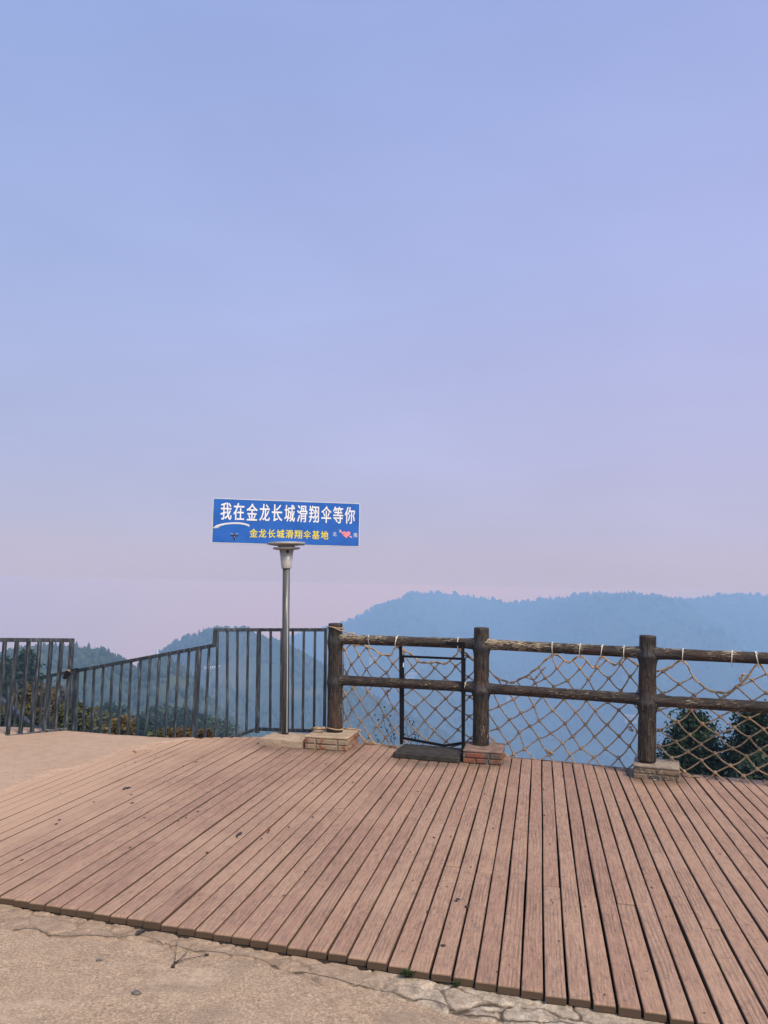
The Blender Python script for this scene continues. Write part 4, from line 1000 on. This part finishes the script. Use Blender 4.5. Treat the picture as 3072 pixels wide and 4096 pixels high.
flat_leaf('fallen_leaf', z8((350, 214)), .026, .012, M_dead, 'dark oval dead leaf on the front boards', .4)
flat_leaf('fallen_leaf', z8((1186, 697)), .026, .011, M_yleaf, 'pale yellow dead leaf under the deck edge in the stones', .1, -.035, .008)
flat_leaf('fallen_leaf', z7((606, 366)), .050, .016, M_stem, 'grey-brown curled leaf on the concrete below the deck edge', .9, -.040, .012)
flat_leaf('fallen_leaf', z6((1190, 474)), .030, .010, simple('rust_leaf', (.16, .03, .015), .4, 40), 'rust-red crumpled leaf in the middle of the deck', 1.2, .004, .010)
red_ = simple('red_paper', (.45, .02, .02), .2, 40, .6)
flat_leaf('paper_scrap', z7((427, 305)), .030, .006, red_, 'torn red paper scrap beside the deck edge on the left', 2.5, -.038, .006, 'paper scrap')
flat_leaf('paper_scrap', z5((1346, 929)), .045, .012, simple('orange_paper', (.62, .10, .05), .2, 40, .6), 'orange paper scrap at the far deck rim before the trees', -.2, .004, .006, 'paper scrap')
flat_leaf('paper_scrap', z5((1020, 951)), .032, .007, M_tie, 'white paper scrap at the foot of the grey brick base', -.3, .004, .004, 'paper scrap')
for (p, r, lb) in ((z7((590, 618)), .016, 'largest dark flat pebble on the bare concrete'), (z7((428, 475)), .011, 'small dark pebble on the concrete left of the dry twig'), (z8((250, 648)), .011, 'dark pebble on concrete before the whitish kerb stones'), (z8((390, 240)), .013, 'dark clod wedged in a gap between two front boards')):
    mb = MB(); c = G(*p, -.046 if 'clod' not in lb else .0); mb.blob(c, r, (1.25, 1.0, .5), .4); tag(mb.build('pebble' if 'clod' not in lb else 'clod', M_stone if 'clod' not in lb else M_dead, None, True), lb, 'pebble' if 'clod' not in lb else 'clod')
# dry twig
mb = MB(); zt = lambda x, y, z: G(*z7((x, y)), z)
mb.tube([zt(748, 500, -.045), zt(756, 480, -.040), zt(760, 440, -.034), zt(765, 388, -.022)], [.0028, .002, .0012, .0008], 5)
mb.tube([zt(752, 492, -.043), zt(780, 470, -.036), zt(806, 445, -.030), zt(811, 428, -.028), zt(800, 418, -.030)], [.0028, .0022, .0016, .0012, .0008], 5)
mb.tube([zt(758, 486, -.040), zt(800, 472, -.043), zt(850, 462, -.042), zt(895, 452, -.040), zt(915, 438, -.040), zt(898, 434, -.038), zt(888, 446, -.040)], [.0018, .0014, .0013, .0014, .0012, .001, .001], 5)
for p, r in (((748, 502), .008), ((756, 486), .006), ((893, 452), .006), ((768, 478), .004)): mb.blob(zt(*p, -.043), r, (1.3, 1, .8), .6)
tag(mb.build('dry_twig', M_stem, None, True), 'forked dry twig lying on the concrete before the deck', 'twig')
# lifted end of a board at the far left
mb = MB(); a, b = G(*z2((890, 1000)), .02), G(*z2((1030, 985)), .012); dv = (b - a); sdv = Vector((-dv.y, dv.x, 0)).normalized() * .05
mb.add([a - sdv, a + dv * .35 - sdv * 1.1 + Vector((0, 0, .012)), b - sdv * .6, b + sdv * .5, a + dv * .4 + sdv + Vector((0, 0, .012)), a + sdv * .5] + [p + Vector((0, 0, -.016)) for p in (a - sdv, a + dv * .35 - sdv * 1.1, b - sdv * .6, b + sdv * .5, a + dv * .4 + sdv, a + sdv * .5)],
       [(0, 1, 2, 3, 4, 5), (11, 10, 9, 8, 7, 6)] + [(i, i + 6, (i + 1) % 6 + 6, (i + 1) % 6) for i in range(6)])
tag(mb.build('broken_board', M_sand), 'splintered loose board end in the sand at the far left of the deck', 'board')
# weeds behind the first net, and tufts in the kerb
def weed(name, stems, label, Y, mat=M_stem):
    root_mb = MB(); rnd = random.Random(label)
    for pts in stems:
        w = [D(*z4(p), Y) for p in pts]; root_mb.tube(w, [.0032] + [.0022] * (len(w) - 2) + [.0012], 5)
        for p in w[1:]:
            for _ in range(2):
                e = p + Vector((rnd.uniform(-.07, .07), rnd.uniform(-.05, .05), rnd.uniform(-.02, .08))); root_mb.tube([p, p.lerp(e, .5) + Vector((0, 0, .01)), e], .0011, 4)
                for _ in range(2): root_mb.blob(e + Vector((rnd.uniform(-.01, .01), 0, rnd.uniform(-.01, .01))), rnd.uniform(.004, .008), (1, 1, 1.3), .6)
    o = tag(root_mb.build(name, mat, None, True), label, 'weed', 'dry weeds behind the first net'); return o
weed('dry_weed', [[(568, 1260), (560, 1080), (500, 960), (490, 900), (450, 850)], [(566, 1200), (575, 1060), (560, 990), (520, 850)], [(560, 1240), (440, 1080), (415, 1020)]], 'dark dry weed with seed heads behind the net left of the stand', 8.35)
weed('dry_weed', [[(700, 1280), (690, 1040), (672, 960), (685, 900)], [(700, 1240), (722, 1010), (708, 950)], [(705, 1250), (770, 1080), (776, 1030)]], 'dark dry weed with seed heads seen through the black stand', 8.20)
def tuft(px, n, h, label):
    c = G(*px, -.036); rnd = random.Random(label); mb = MB()
    for _ in range(n):
        a = rnd.uniform(0, 6.28); e = c + Vector((math.cos(a) * h * rnd.uniform(.3, 1.2), math.sin(a) * h * rnd.uniform(.2, .6), h * rnd.uniform(.2, .9))); m_ = c.lerp(e, .5) + Vector((0, 0, h * .25)); s = Vector((-math.sin(a), math.cos(a), 0)) * h * .14
        mb.add([c, m_ - s, e, m_ + s], [(0, 1, 2, 3)])
    return tag(mb.build('weed_tuft', mat_leaf('small_weed_leaf', [(0.3, (.022, .038, .013)), (.7, (.07, .095, .032))], 60)), label, 'weed', 'green weeds in the kerb')
tuft(z8((140, 540)), 60, .042, 'larger green weed tuft growing between kerb stones and deck')
tuft(z8((345, 580)), 24, .030, 'smaller green weed sprig in a crack of the kerb stones')
tuft(z8((440, 575)), 14, .020, 'tiny olive weed sprig by the deck edge, the rightmost in the kerb')
#--PART3--

# ------------------------------------------------------------------ hills
def ridge_hill(name, prof, Rd, slope, seed, depth, wob=.06, tree_h=0, back=0.5):
    xs = np.linspace(prof[0][0], prof[-1][0], 300); ysr = np.interp(xs, [p[0] for p in prof], [p[1] for p in prof])
    fld = Fld(seed); fl2 = Fld(seed + 50)
    ds = np.concatenate([[-.42, -.22, -.10, -.04], np.linspace(0, 1, 70) ** 1.35]) * depth
    V = np.zeros((len(ds), len(xs), 3))
    for j, (x, y) in enumerate(zip(xs, ysr)):
        d = ray(x, y); Y = Rd * (1 + wob * math.sin(x * .0031 + seed)); k = Y / d.y; P = CAM + d * k
        P.z -= tree_h; hd = Vector((d.x, d.y, 0)).normalized()
        for i, q in enumerate(ds):
            qq = abs(q); z = P.z - (qq * slope * (.72 + .28 * min(1, qq / (depth * .4))) if q >= 0 else qq * back)
            V[i, j] = (P.x - hd.x * q, P.y - hd.y * q, z)
    amp = np.clip(np.abs(ds) / (depth * .12), 0, 1)[:, None]
    fl = V.reshape(-1, 3)
    dz = (.085 * Rd * .5 * fld(fl * [1, 1, 0], 2 * math.pi / (Rd * .34)) + .018 * Rd * fl2(fl * [1, 1, 0], 2 * math.pi / (Rd * .09))).reshape(V.shape[:2])
    V[..., 2] += dz * amp
    rad = np.hypot(V[..., 0], V[..., 1]); tan_r = (V[4, :, 2] - CAMH) / rad[4]      # nothing rises above the ridge line
    V[4:, :, 2] = np.minimum(V[4:, :, 2], (CAMH + tan_r * rad - .018 * (rad[4] - rad) - tree_h)[4:])
    V[:4, :, 2] = np.minimum(V[:4, :, 2], V[4, :, 2][None] - 1.0)
    me = np_mesh(name, V.reshape(-1, 3), grid_faces(len(ds), len(xs))[:, ::-1])
    o = link(name, me, M_hill, None, True); o['kind'] = 'structure'
    return V, ds
def tree_cones(V, n, h, seed, name, label, mat, ridge_n, rows=None, hmax_ridge=1.0, dens=1.0):
    # a wood that covers the slope: thousands of small crowns, one mass
    r = np.random.default_rng(seed); nr, nc, _ = V.shape; vs = []; fs = []; b = 0; SEG = 6
    pos = []
    lo = 4
    for _ in range(n):
        i = lo + (nr - lo - 1) * r.random() ** .8; j = (nc - 1) * r.random(); i0, j0 = int(i), int(j); fi, fj = i - i0, j - j0
        i1, j1 = min(i0 + 1, nr - 1), min(j0 + 1, nc - 1)
        p = V[i0, j0] * (1 - fi) * (1 - fj) + V[i1, j0] * fi * (1 - fj) + V[i0, j1] * (1 - fi) * fj + V[i1, j1] * fi * fj
        if F2(p * [1, 1, 2.5], .03) > .62: continue
        pos.append((p, h * r.uniform(.55, 1.25), r.random() < .45))
    jj = 0.0
    while jj < nc - 1:      # the ridge line
        j0 = int(jj); fj = jj - j0; p = V[4, j0] * (1 - fj) + V[4, j0 + 1] * fj
        k = F1(p * [1, 1, 0], .05); pos.append((p, h * (.75 + .5 * r.random() + .45 * max(0, k)) * hmax_ridge, r.random() < .75)); jj += r.exponential(nc / ridge_n)
    for p, hh, con in pos:
        w = hh * (r.uniform(.17, .27) if con else r.uniform(.34, .55)); ph = r.uniform(0, 6.28); rings = [(0.0, .8), (.30, 1.0), (.62, .55), (1.0, 0.04)] if con else [(0.0, .6), (.35, 1.0), (.72, .72), (.95, .15)]
        for (q, ww) in rings:
            for k in range(SEG):
                a = ph + 2 * math.pi * k / SEG; rr = w * ww * r.uniform(.7, 1.25)
                vs.append((p[0] + rr * math.cos(a), p[1] + rr * math.sin(a), p[2] - hh * .12 + hh * 1.05 * q * (1 if q < .9 else r.uniform(.95, 1.05))))
        for g in range(3):
            for k in range(SEG): fs.append((b + g * SEG + k, b + g * SEG + (k + 1) % SEG, b + (g + 1) * SEG + (k + 1) % SEG, b + (g + 1) * SEG + k))
        b += 4 * SEG
    me = np_mesh(name, vs, fs); o = link(name, me, mat); o['kind'] = 'stuff'; o['label'] = label; return o
M_for1 = mat_leaf('hill_forest_foliage', [(0.3, (.010, .022, .018)), (.5, (.030, .052, .035)), (.64, (.085, .085, .045)), (.76, (.20, .15, .085))], .014, .1)
LH = [(-3600, 3500), (-2600, 3050), (-1700, 2830), (-900, 2715), (-300, 2660), (0, 2640), (30, 2625), (70, 2615), (120, 2612), (180, 2602), (230, 2598), (265, 2600), (330, 2600), (370, 2610), (420, 2616), (450, 2640), (480, 2645), (510, 2668), (540, 2688), (560, 2668), (600, 2652), (640, 2645), (690, 2662), (740, 2700), (800, 2770), (900, 2880), (1000, 2980), (1150, 3060)]
MH = [(380, 2780), (520, 2710), (600, 2650), (640, 2618), (665, 2598), (690, 2582), (720, 2562), (755, 2550), (785, 2546), (830, 2535), (860, 2530), (920, 2530), (960, 2530), (990, 2532), (1010, 2550), (1040, 2564), (1070, 2570), (1100, 2575), (1200, 2625), (1400, 2740), (1700, 2900), (1900, 3000)]
RH = [(700, 2760), (950, 2640), (1094, 2572), (1135, 2556), (1176, 2542), (1200, 2534), (1290, 2510), (1374, 2488), (1403, 2484), (1441, 2469), (1475, 2448), (1499, 2435), (1547, 2420), (1600, 2406), (1630, 2380), (1690, 2374), (1759, 2373), (1852, 2382), (1944, 2397), (2009, 2409), (2074, 2413), (2185, 2401), (2315, 2384), (2481, 2375), (2592, 2384), (2667, 2396), (2778, 2396), (2889, 2380), (2963, 2374), (3072, 2387), (3400, 2410), (3900, 2470), (4700, 2640), (5600, 3000)]
Vr, _ = ridge_hill('hill', RH, 1650, .25, 3, 1300)
Vm, _ = ridge_hill('hill', MH, 720, .36, 8, 520)
Vl, _ = ridge_hill('hill', LH, 330, .34, 14, 235)
tree_cones(Vr, 13000, 9.5, 21, 'forest', 'hazy blue wooded ridge across the valley on the right', M_for1, 760, hmax_ridge=.36)
tree_cones(Vm, 9000, 5.9, 22, 'forest', 'misty wooded hill behind the level railing panel', M_for1, 300, hmax_ridge=.5)
tree_cones(Vl, 13000, 3.7, 23, 'forest', 'teal conifer wood on the nearer hill at far left', M_for1, 480, hmax_ridge=.85)

# ------------------------------------------------------------------ far buildings
M_wall = simple('whitewashed_wall', (.42, .39, .38), .08, .3, .8); M_white_far = simple('white_paint_far', (.75, .73, .70), .05, .3, .8); M_roof = simple('grey_roof', (.28, .24, .22), .2, .5, .8); M_dk = simple('dark_opening', (.06, .06, .07), .1, 1, .5)
def on_hill(V, px, py):     # where the view ray meets the hill sheet
    d = ray(px, py).normalized(); best = None
    dv = V[4:].reshape(-1, 3) - np.array(CAM); L = np.linalg.norm(dv, axis=1); ang = (dv @ np.array(d)) / L
    return Vector(V[4:].reshape(-1, 3)[int(np.argmax(ang))])
def house(V, px, py, w, h, dp, label, group='farmhouses on the far slopes'):
    c = on_hill(V, px, py); f = Vector((c.x, c.y, 0)).normalized(); s = Vector((f.y, -f.x, 0)); up = Vector((0, 0, 1)); c = c - f * 6 + up * 2
    rt = empty('farmhouse', c, label, 'house', group)
    m = MB(); m.box(c + up * (h / 2 - 2), s * w / 2, f * dp / 2, up * (h / 2 + 2)); wl_ = m.build('wall', M_wall, rt)
    m = MB(); e = w / 2 + .5; g = dp / 2 + .5; z = h; m.add([c + s * a + f * b + up * q for a, b, q in ((-e, -g, z), (e, -g, z), (e, g, z), (-e, g, z), (-e, 0, z + h * .35), (e, 0, z + h * .35))], [(0, 1, 5, 4), (2, 3, 4, 5), (1, 2, 5), (3, 0, 4), (3, 2, 1, 0)]); m.build('roof', M_roof, rt)
    for k in range(max(2, int(w / 4))):
        m = MB(); x = -w / 2 + w * (k + .5) / max(2, int(w / 4)); m.box(c + s * x - f * (dp / 2 + .03) + up * h * .5, s * .7, f * .05, up * h * .22); m.build('window', M_dk, wl_)
house(Vm, 662, 2690, 12, 4, 6, 'small pale house on the hill below the white spire')
house(Vr, 1195, 2635, 22, 7, 9, 'long pale building on the far slope just right of the sign pole')
house(Vr, 1235, 2645, 14, 6, 8, 'small pale house beside the long building behind the level railing')
house(Vr, 1490, 2655, 18, 6, 8, 'pale farmhouse on the far slope under the first bay top rail')
house(Vr, 1640, 2704, 16, 6, 8, 'pale farmhouse seen through the black stand above the lower rail')
house(Vr, 1888, 2806, 14, 5, 8, 'pale farmhouse low on the slope just left of the second post')
house(Vr, 2030, 2806, 14, 5, 8, 'pale farmhouse low on the slope just right of the second post')
house(Vr, 2515, 2880, 16, 5, 8, 'pale farmhouse low on the slope left of the grey-based post')
# white spire
c = on_hill(Vm, 634, 2636); m = MB(); rt = empty('spire', c, 'thin white tapering spire rising behind the sloping railing', 'spire')
k_ = c.y / F; topz = D(634, 2586, c.y).z
m.tube([c + Vector((0, -4, -6)), c + Vector((0, -4, (topz - c.z) * .35)), Vector((c.x, c.y - 4, topz))], [2.0, 1.3, .25], 10); m.build('mast', M_white_far, rt)
m = MB(); m.box(c + Vector((0, -5, 0)), Vector((3.2, 0, 0)), Vector((0, 3, 0)), Vector((0, 0, 4))); m.build('base', M_wall, rt)
# row of white posts along the hillside road
rt = None
for q in range(14):
    px = 820 + q * 7.6; py = 2671 - q * .75; c = on_hill(Vm, px, py) if q == 0 else c
    d = ray(px, py); Yq = Vm[4:].reshape(-1, 3)[0][1]
    if q == 0: rt = empty('roadside_barrier', c, 'row of white marker blocks along the hillside road', 'barrier'); Y0 = c.y
    p = D(px, py, Y0 - 9)
    m = MB(); m.box(p, Vector((.42, 0, 0)), Vector((0, .4, 0)), Vector((0, 0, .62))); m.build('marker', M_white_far, rt)
m = MB(); m.bar(D(815, 2678, Y0 - 8), D(928, 2667, Y0 - 8), 0.6, 1.6, (0, 0, 1)); m.build('road_shelf', simple('pale_road_cut', (.36, .30, .26), .2, .3, .9), rt)

# ------------------------------------------------------------------ near trees
def leaf_quads(C, size, N=None, rnd=RNG, aspect=1.7, droop=0.0):
    n = len(C); a = rnd.normal(size=(n, 3)); a[:, 2] = a[:, 2] * .7 - droop
    a /= np.linalg.norm(a, axis=1)[:, None]; b = rnd.normal(size=(n, 3)); b -= a * (a * b).sum(1)[:, None]; b /= np.linalg.norm(b, axis=1)[:, None]
    s = (size * rnd.uniform(.6, 1.4, n))[:, None]; t = C + a * s * aspect; m = C + a * s * aspect * .5
    V = np.stack([C, m - b * s * .42, t, m + b * s * .42], 1).reshape(-1, 3); return V, np.arange(n * 4).reshape(-1, 4)
def crown(kind, h, w, n, leaf, seed):
    r = np.random.default_rng(seed); fld = Fld(seed); P = []
    if kind == 'conifer':
        nb = int(60 + n / 90)
        for _ in range(nb):
            u = r.random() ** 1.25; z = u * h; R_ = w * (1 - u) ** .72 * r.uniform(.65, 1.12) + .05 * w; a = r.uniform(0, 6.28); m = max(20, int(n / nb * (1.5 - u)))
            t = r.random(m) ** .6; sp_ = .10 * w + .16 * R_ * t
            x = np.cos(a) * R_ * t + r.normal(size=m) * sp_; y = np.sin(a) * R_ * t + r.normal(size=m) * sp_; zz = z + .16 * R_ * t * (1.2 - t) * 2 + r.normal(size=m) * sp_ * .75
            P.append(np.stack([x, y, zz], 1))
    elif kind == 'plume':      # bamboo-like arching sprays
        nb = int(30 + n / 120)
        for _ in range(nb):
            a = r.uniform(0, 6.28); rb = w * .35 * r.random(); hh = h * r.uniform(.55, 1.05); m = int(n / nb); t = r.random(m) ** .8; ar = w * r.uniform(.3, 1.0) * t ** 2
            x = np.cos(a) * (rb + ar) + r.normal(size=m) * w * .07; y = np.sin(a) * (rb + ar) + r.normal(size=m) * w * .07; P.append(np.stack([x, y, hh * t - .15 * h * t ** 4 + r.normal(size=m) * h * .02], 1))
    else:
        nb = int(26 + n / 160)
        for _ in range(nb):
            d = r.normal(size=3); d /= np.linalg.norm(d); q = r.random() ** .45; c = np.array([d[0] * w * q * .8, d[1] * w * q * .8, h * .55 + d[2] * h * .40 * q]); m = int(n / nb); s = w * r.uniform(.14, .30)
            P.append(c + r.normal(size=(m, 3)) * [s, s, s * .75])
    C = np.concatenate(P); C = C[C[:, 2] > 0.02 * h]
    return leaf_quads(C, leaf, rnd=r, droop=.35 if kind != 'broad' else .1)
LEAF = dict(
    dark=mat_leaf('dark_evergreen_leaf', [(0.30, (.006, .018, .010)), (.52, (.017, .040, .018)), (.74, (.045, .078, .030))], 1.5),
    teal=mat_leaf('deep_green_leaf', [(0.30, (.018, .036, .026)), (.52, (.045, .075, .042)), (.74, (.10, .125, .055))], 1.2),
    gold=mat_leaf('golden_autumn_leaf', [(0.30, (.038, .040, .018)), (.50, (.125, .092, .034)), (.64, (.28, .18, .068)), (.8, (.42, .28, .12))], 2.0),
    olive=mat_leaf('olive_leaf', [(0.30, (.030, .038, .013)), (.52, (.085, .088, .024)), (.74, (.19, .165, .045))], 1.6),
    brown=mat_leaf('brown_autumn_leaf', [(0.30, (.030, .030, .018)), (.52, (.085, .066, .036)), (.74, (.17, .115, .06))], 1.6),
    fern=mat_leaf('orange_fern_leaf', [(0.30, (.045, .036, .014)), (.52, (.125, .072, .024)), (.74, (.20, .14, .045))], 3))
def tree(kind, lk, px, py, wpx, Y, label, n=5000, leaf=.10, hk=None, name='tree', cat='tree', seed=1, group='trees below the terrace edge'):
    if px < 1000 and 20 <= Y < 60: Y *= 2.6; leaf *= 2.4
    top = D(px, py, Y); w = wpx / 2 / F * Y; gz = float(terr(top.x, top.y)); H_ = max(top.z - gz, 1.0)
    h = min(H_ * .93, hk * w * 2 if hk else H_ * .85); base = Vector((top.x, top.y, top.z - h))
    rt = empty(name, (top.x, top.y, gz), label, cat, group)
    V, Fq = crown(kind, h, w, n, leaf, seed); V = V + np.array(base)[None]
    link('crown', np_mesh('crown', V, Fq), LEAF[lk], rt)
    mb = MB(); g = Vector((top.x, top.y, gz - .3)); tr = max(.05, h * .022)
    mb.tube([g, g.lerp(top, .4) + Vector((tr, 0, 0)), base.lerp(top, .5), top - Vector((0, 0, h * .12))], [tr, tr * .85, tr * .5, tr * .15], 8)
    r = random.Random(seed)
    for _ in range(9):
        u = r.uniform(.15, .8); p = base.lerp(top, u); a = r.uniform(0, 6.28); e = p + Vector((math.cos(a) * w * .7 * (1 - u * .7), math.sin(a) * w * .7 * (1 - u * .7), h * .08)); mb.tube([p, p.lerp(e, .5) + Vector((0, 0, h * .02)), e], [tr * .35, tr * .22, tr * .08], 5)
    mb.build('trunk', M_trunk, rt, True); return rt
tree('conifer', 'dark', 2770, 2862, 430, 15.5, 'dense dark green tree right behind the rope net', 44000, .055, 1.35, seed=31)
tree('conifer', 'dark', 3022, 2850, 440, 14.5, 'dense dark green tree cut by the right edge of the photo', 44000, .055, 1.5, seed=32)
tree('broad', 'teal', 3060, 3040, 200, 11.5, 'low green bush in front of the dark trees at the right edge', 5000, .05, .9, 'bush', 'bush', 33)
tree('broad', 'dark', 2650, 3110, 110, 13.0, 'low dark bush at the foot of the dense dark trees', 3500, .05, .9, 'bush', 'bush', 34)
tree('conifer', 'dark', 108, 2612, 170, 62, 'tall dark conifer behind the gate, topmost of the trees at left', 7000, .22, 1.5, seed=41)
tree('conifer', 'dark', 20, 2630, 110, 66, 'dark conifer at the far left edge behind the gate', 5000, .22, 1.6, seed=40)
tree('broad', 'olive', 22, 2650, 170, 38, 'golden olive bushy tree at the left edge behind the gate', 7000, .16, 1.3, seed=42)
tree('plume', 'gold', 150, 2712, 130, 18, 'tree of dry golden hanging leaves behind the gate bars', 6500, .085, 2.0, seed=43)
tree('broad', 'brown', 225, 2745, 130, 26, 'rusty brown tree behind the right end of the gate', 6000, .11, 1.7, seed=44)
tree('broad', 'dark', 258, 2790, 110, 30, 'dark green tree behind the padlock', 5000, .12, 1.6, seed=45)
tree('plume', 'olive', 298, 2800, 110, 16, 'yellow-green feathery bush behind the thick post by the padlock', 6500, .065, 1.6, 'bush', 'bush', 46)
tree('broad', 'brown', 372, 2848, 130, 27, 'grey-brown shrub behind the third and fourth sloping bars', 5500, .09, 1.1, 'shrub', 'shrub', 47)
tree('broad', 'dark', 440, 2810, 130, 40, 'round dark green tree behind the middle of the sloping railing', 6000, .13, 1.2, seed=48)
tree('broad', 'gold', 490, 2872, 80, 14, 'bright golden-leaved shrub low behind the sloping railing', 4200, .055, 1.2, 'shrub', 'shrub', 49)
tree('broad', 'olive', 425, 2868, 110, 20, 'olive bush below the round dark green tree', 5000, .07, 1.0, 'bush', 'bush', 50)
tree('broad', 'teal', 628, 2822, 130, 46, 'broad green tree behind the sloping railing, largest of the green ones', 7500, .15, 1.2, seed=51)
tree('broad', 'dark', 722, 2832, 110, 48, 'dark green tree just right of the broad green one', 6000, .15, 1.2, seed=52)
tree('broad', 'brown', 545, 2858, 100, 28, 'brownish green tree left of the broad green one', 5000, .09, 1.2, seed=53)
tree('broad', 'dark', 575, 2878, 80, 24, 'small dark bush under the brownish green tree', 4000, .08, 1.1, 'bush', 'bush', 54)
tree('broad', 'dark', 808, 2862, 90, 40, 'dark green tree behind the second thick sloping post', 5500, .13, 1.2, seed=55)
tree('broad', 'teal', 868, 2884, 140, 36, 'spreading green tree below the start of the level railing', 6500, .12, .9, seed=56)
tree('broad', 'dark', 672, 2868, 120, 38, 'dark green tree low between the broad green tree and the ferns', 5500, .12, 1.0, seed=57)
tree('plume', 'fern', 715, 2905, 130, 12.5, 'orange fern-like plant at the foot of the sloping railing', 2600, .045, .7, 'fern', 'fern', 58, 'orange ferns below the railing')
tree('plume', 'fern', 802, 2914, 70, 12.2, 'smaller orange fern sprig beside the second thick post', 1200, .045, .7, 'fern', 'fern', 59, 'orange ferns below the railing')
tree('broad', 'olive', 640, 2925, 60, 12.4, 'small yellow-green leafy plant left of the orange fern', 1300, .04, 1.0, 'plant', 'plant', 60)
tree('plume', 'olive', 20, 2800, 120, 17, 'tall olive-green bamboo clump at the left edge behind the handrail', 5000, .08, 1.8, 'bamboo', 'bamboo', 61)
tree('broad', 'dark', 60, 2860, 110, 15, 'dark low bush under the slanting handrail', 4500, .06, 1.0, 'bush', 'bush', 62)

# ------------------------------------------------------------------ haze
bm = bmesh.new(); bmesh.ops.create_cube(bm, size=1.0); me = bpy.data.meshes.new('haze'); bm.to_mesh(me); bm.free()
hz = link('haze', me, None); lo, hi = Vector((-1760, -310, -345)), Vector((1760, 2075, BOXTOP)); hz.location = (lo + hi) / 2; hz.scale = hi - lo; hz['kind'] = 'stuff'
hm = bpy.data.materials.new('haze'); hm.use_nodes = True; ht = hm.node_tree; ht.nodes.clear()
ho = ht.nodes.new('ShaderNodeOutputMaterial'); pv = ht.nodes.new('ShaderNodeVolumePrincipled'); pv.inputs['Density'].default_value = SIG
pv.inputs['Color'].default_value = (.45, .685, 1.0, 1); pv.inputs['Anisotropy'].default_value = 0.0
ht.links.new(pv.outputs[0], ho.inputs['Volume']); me.materials.append(hm)
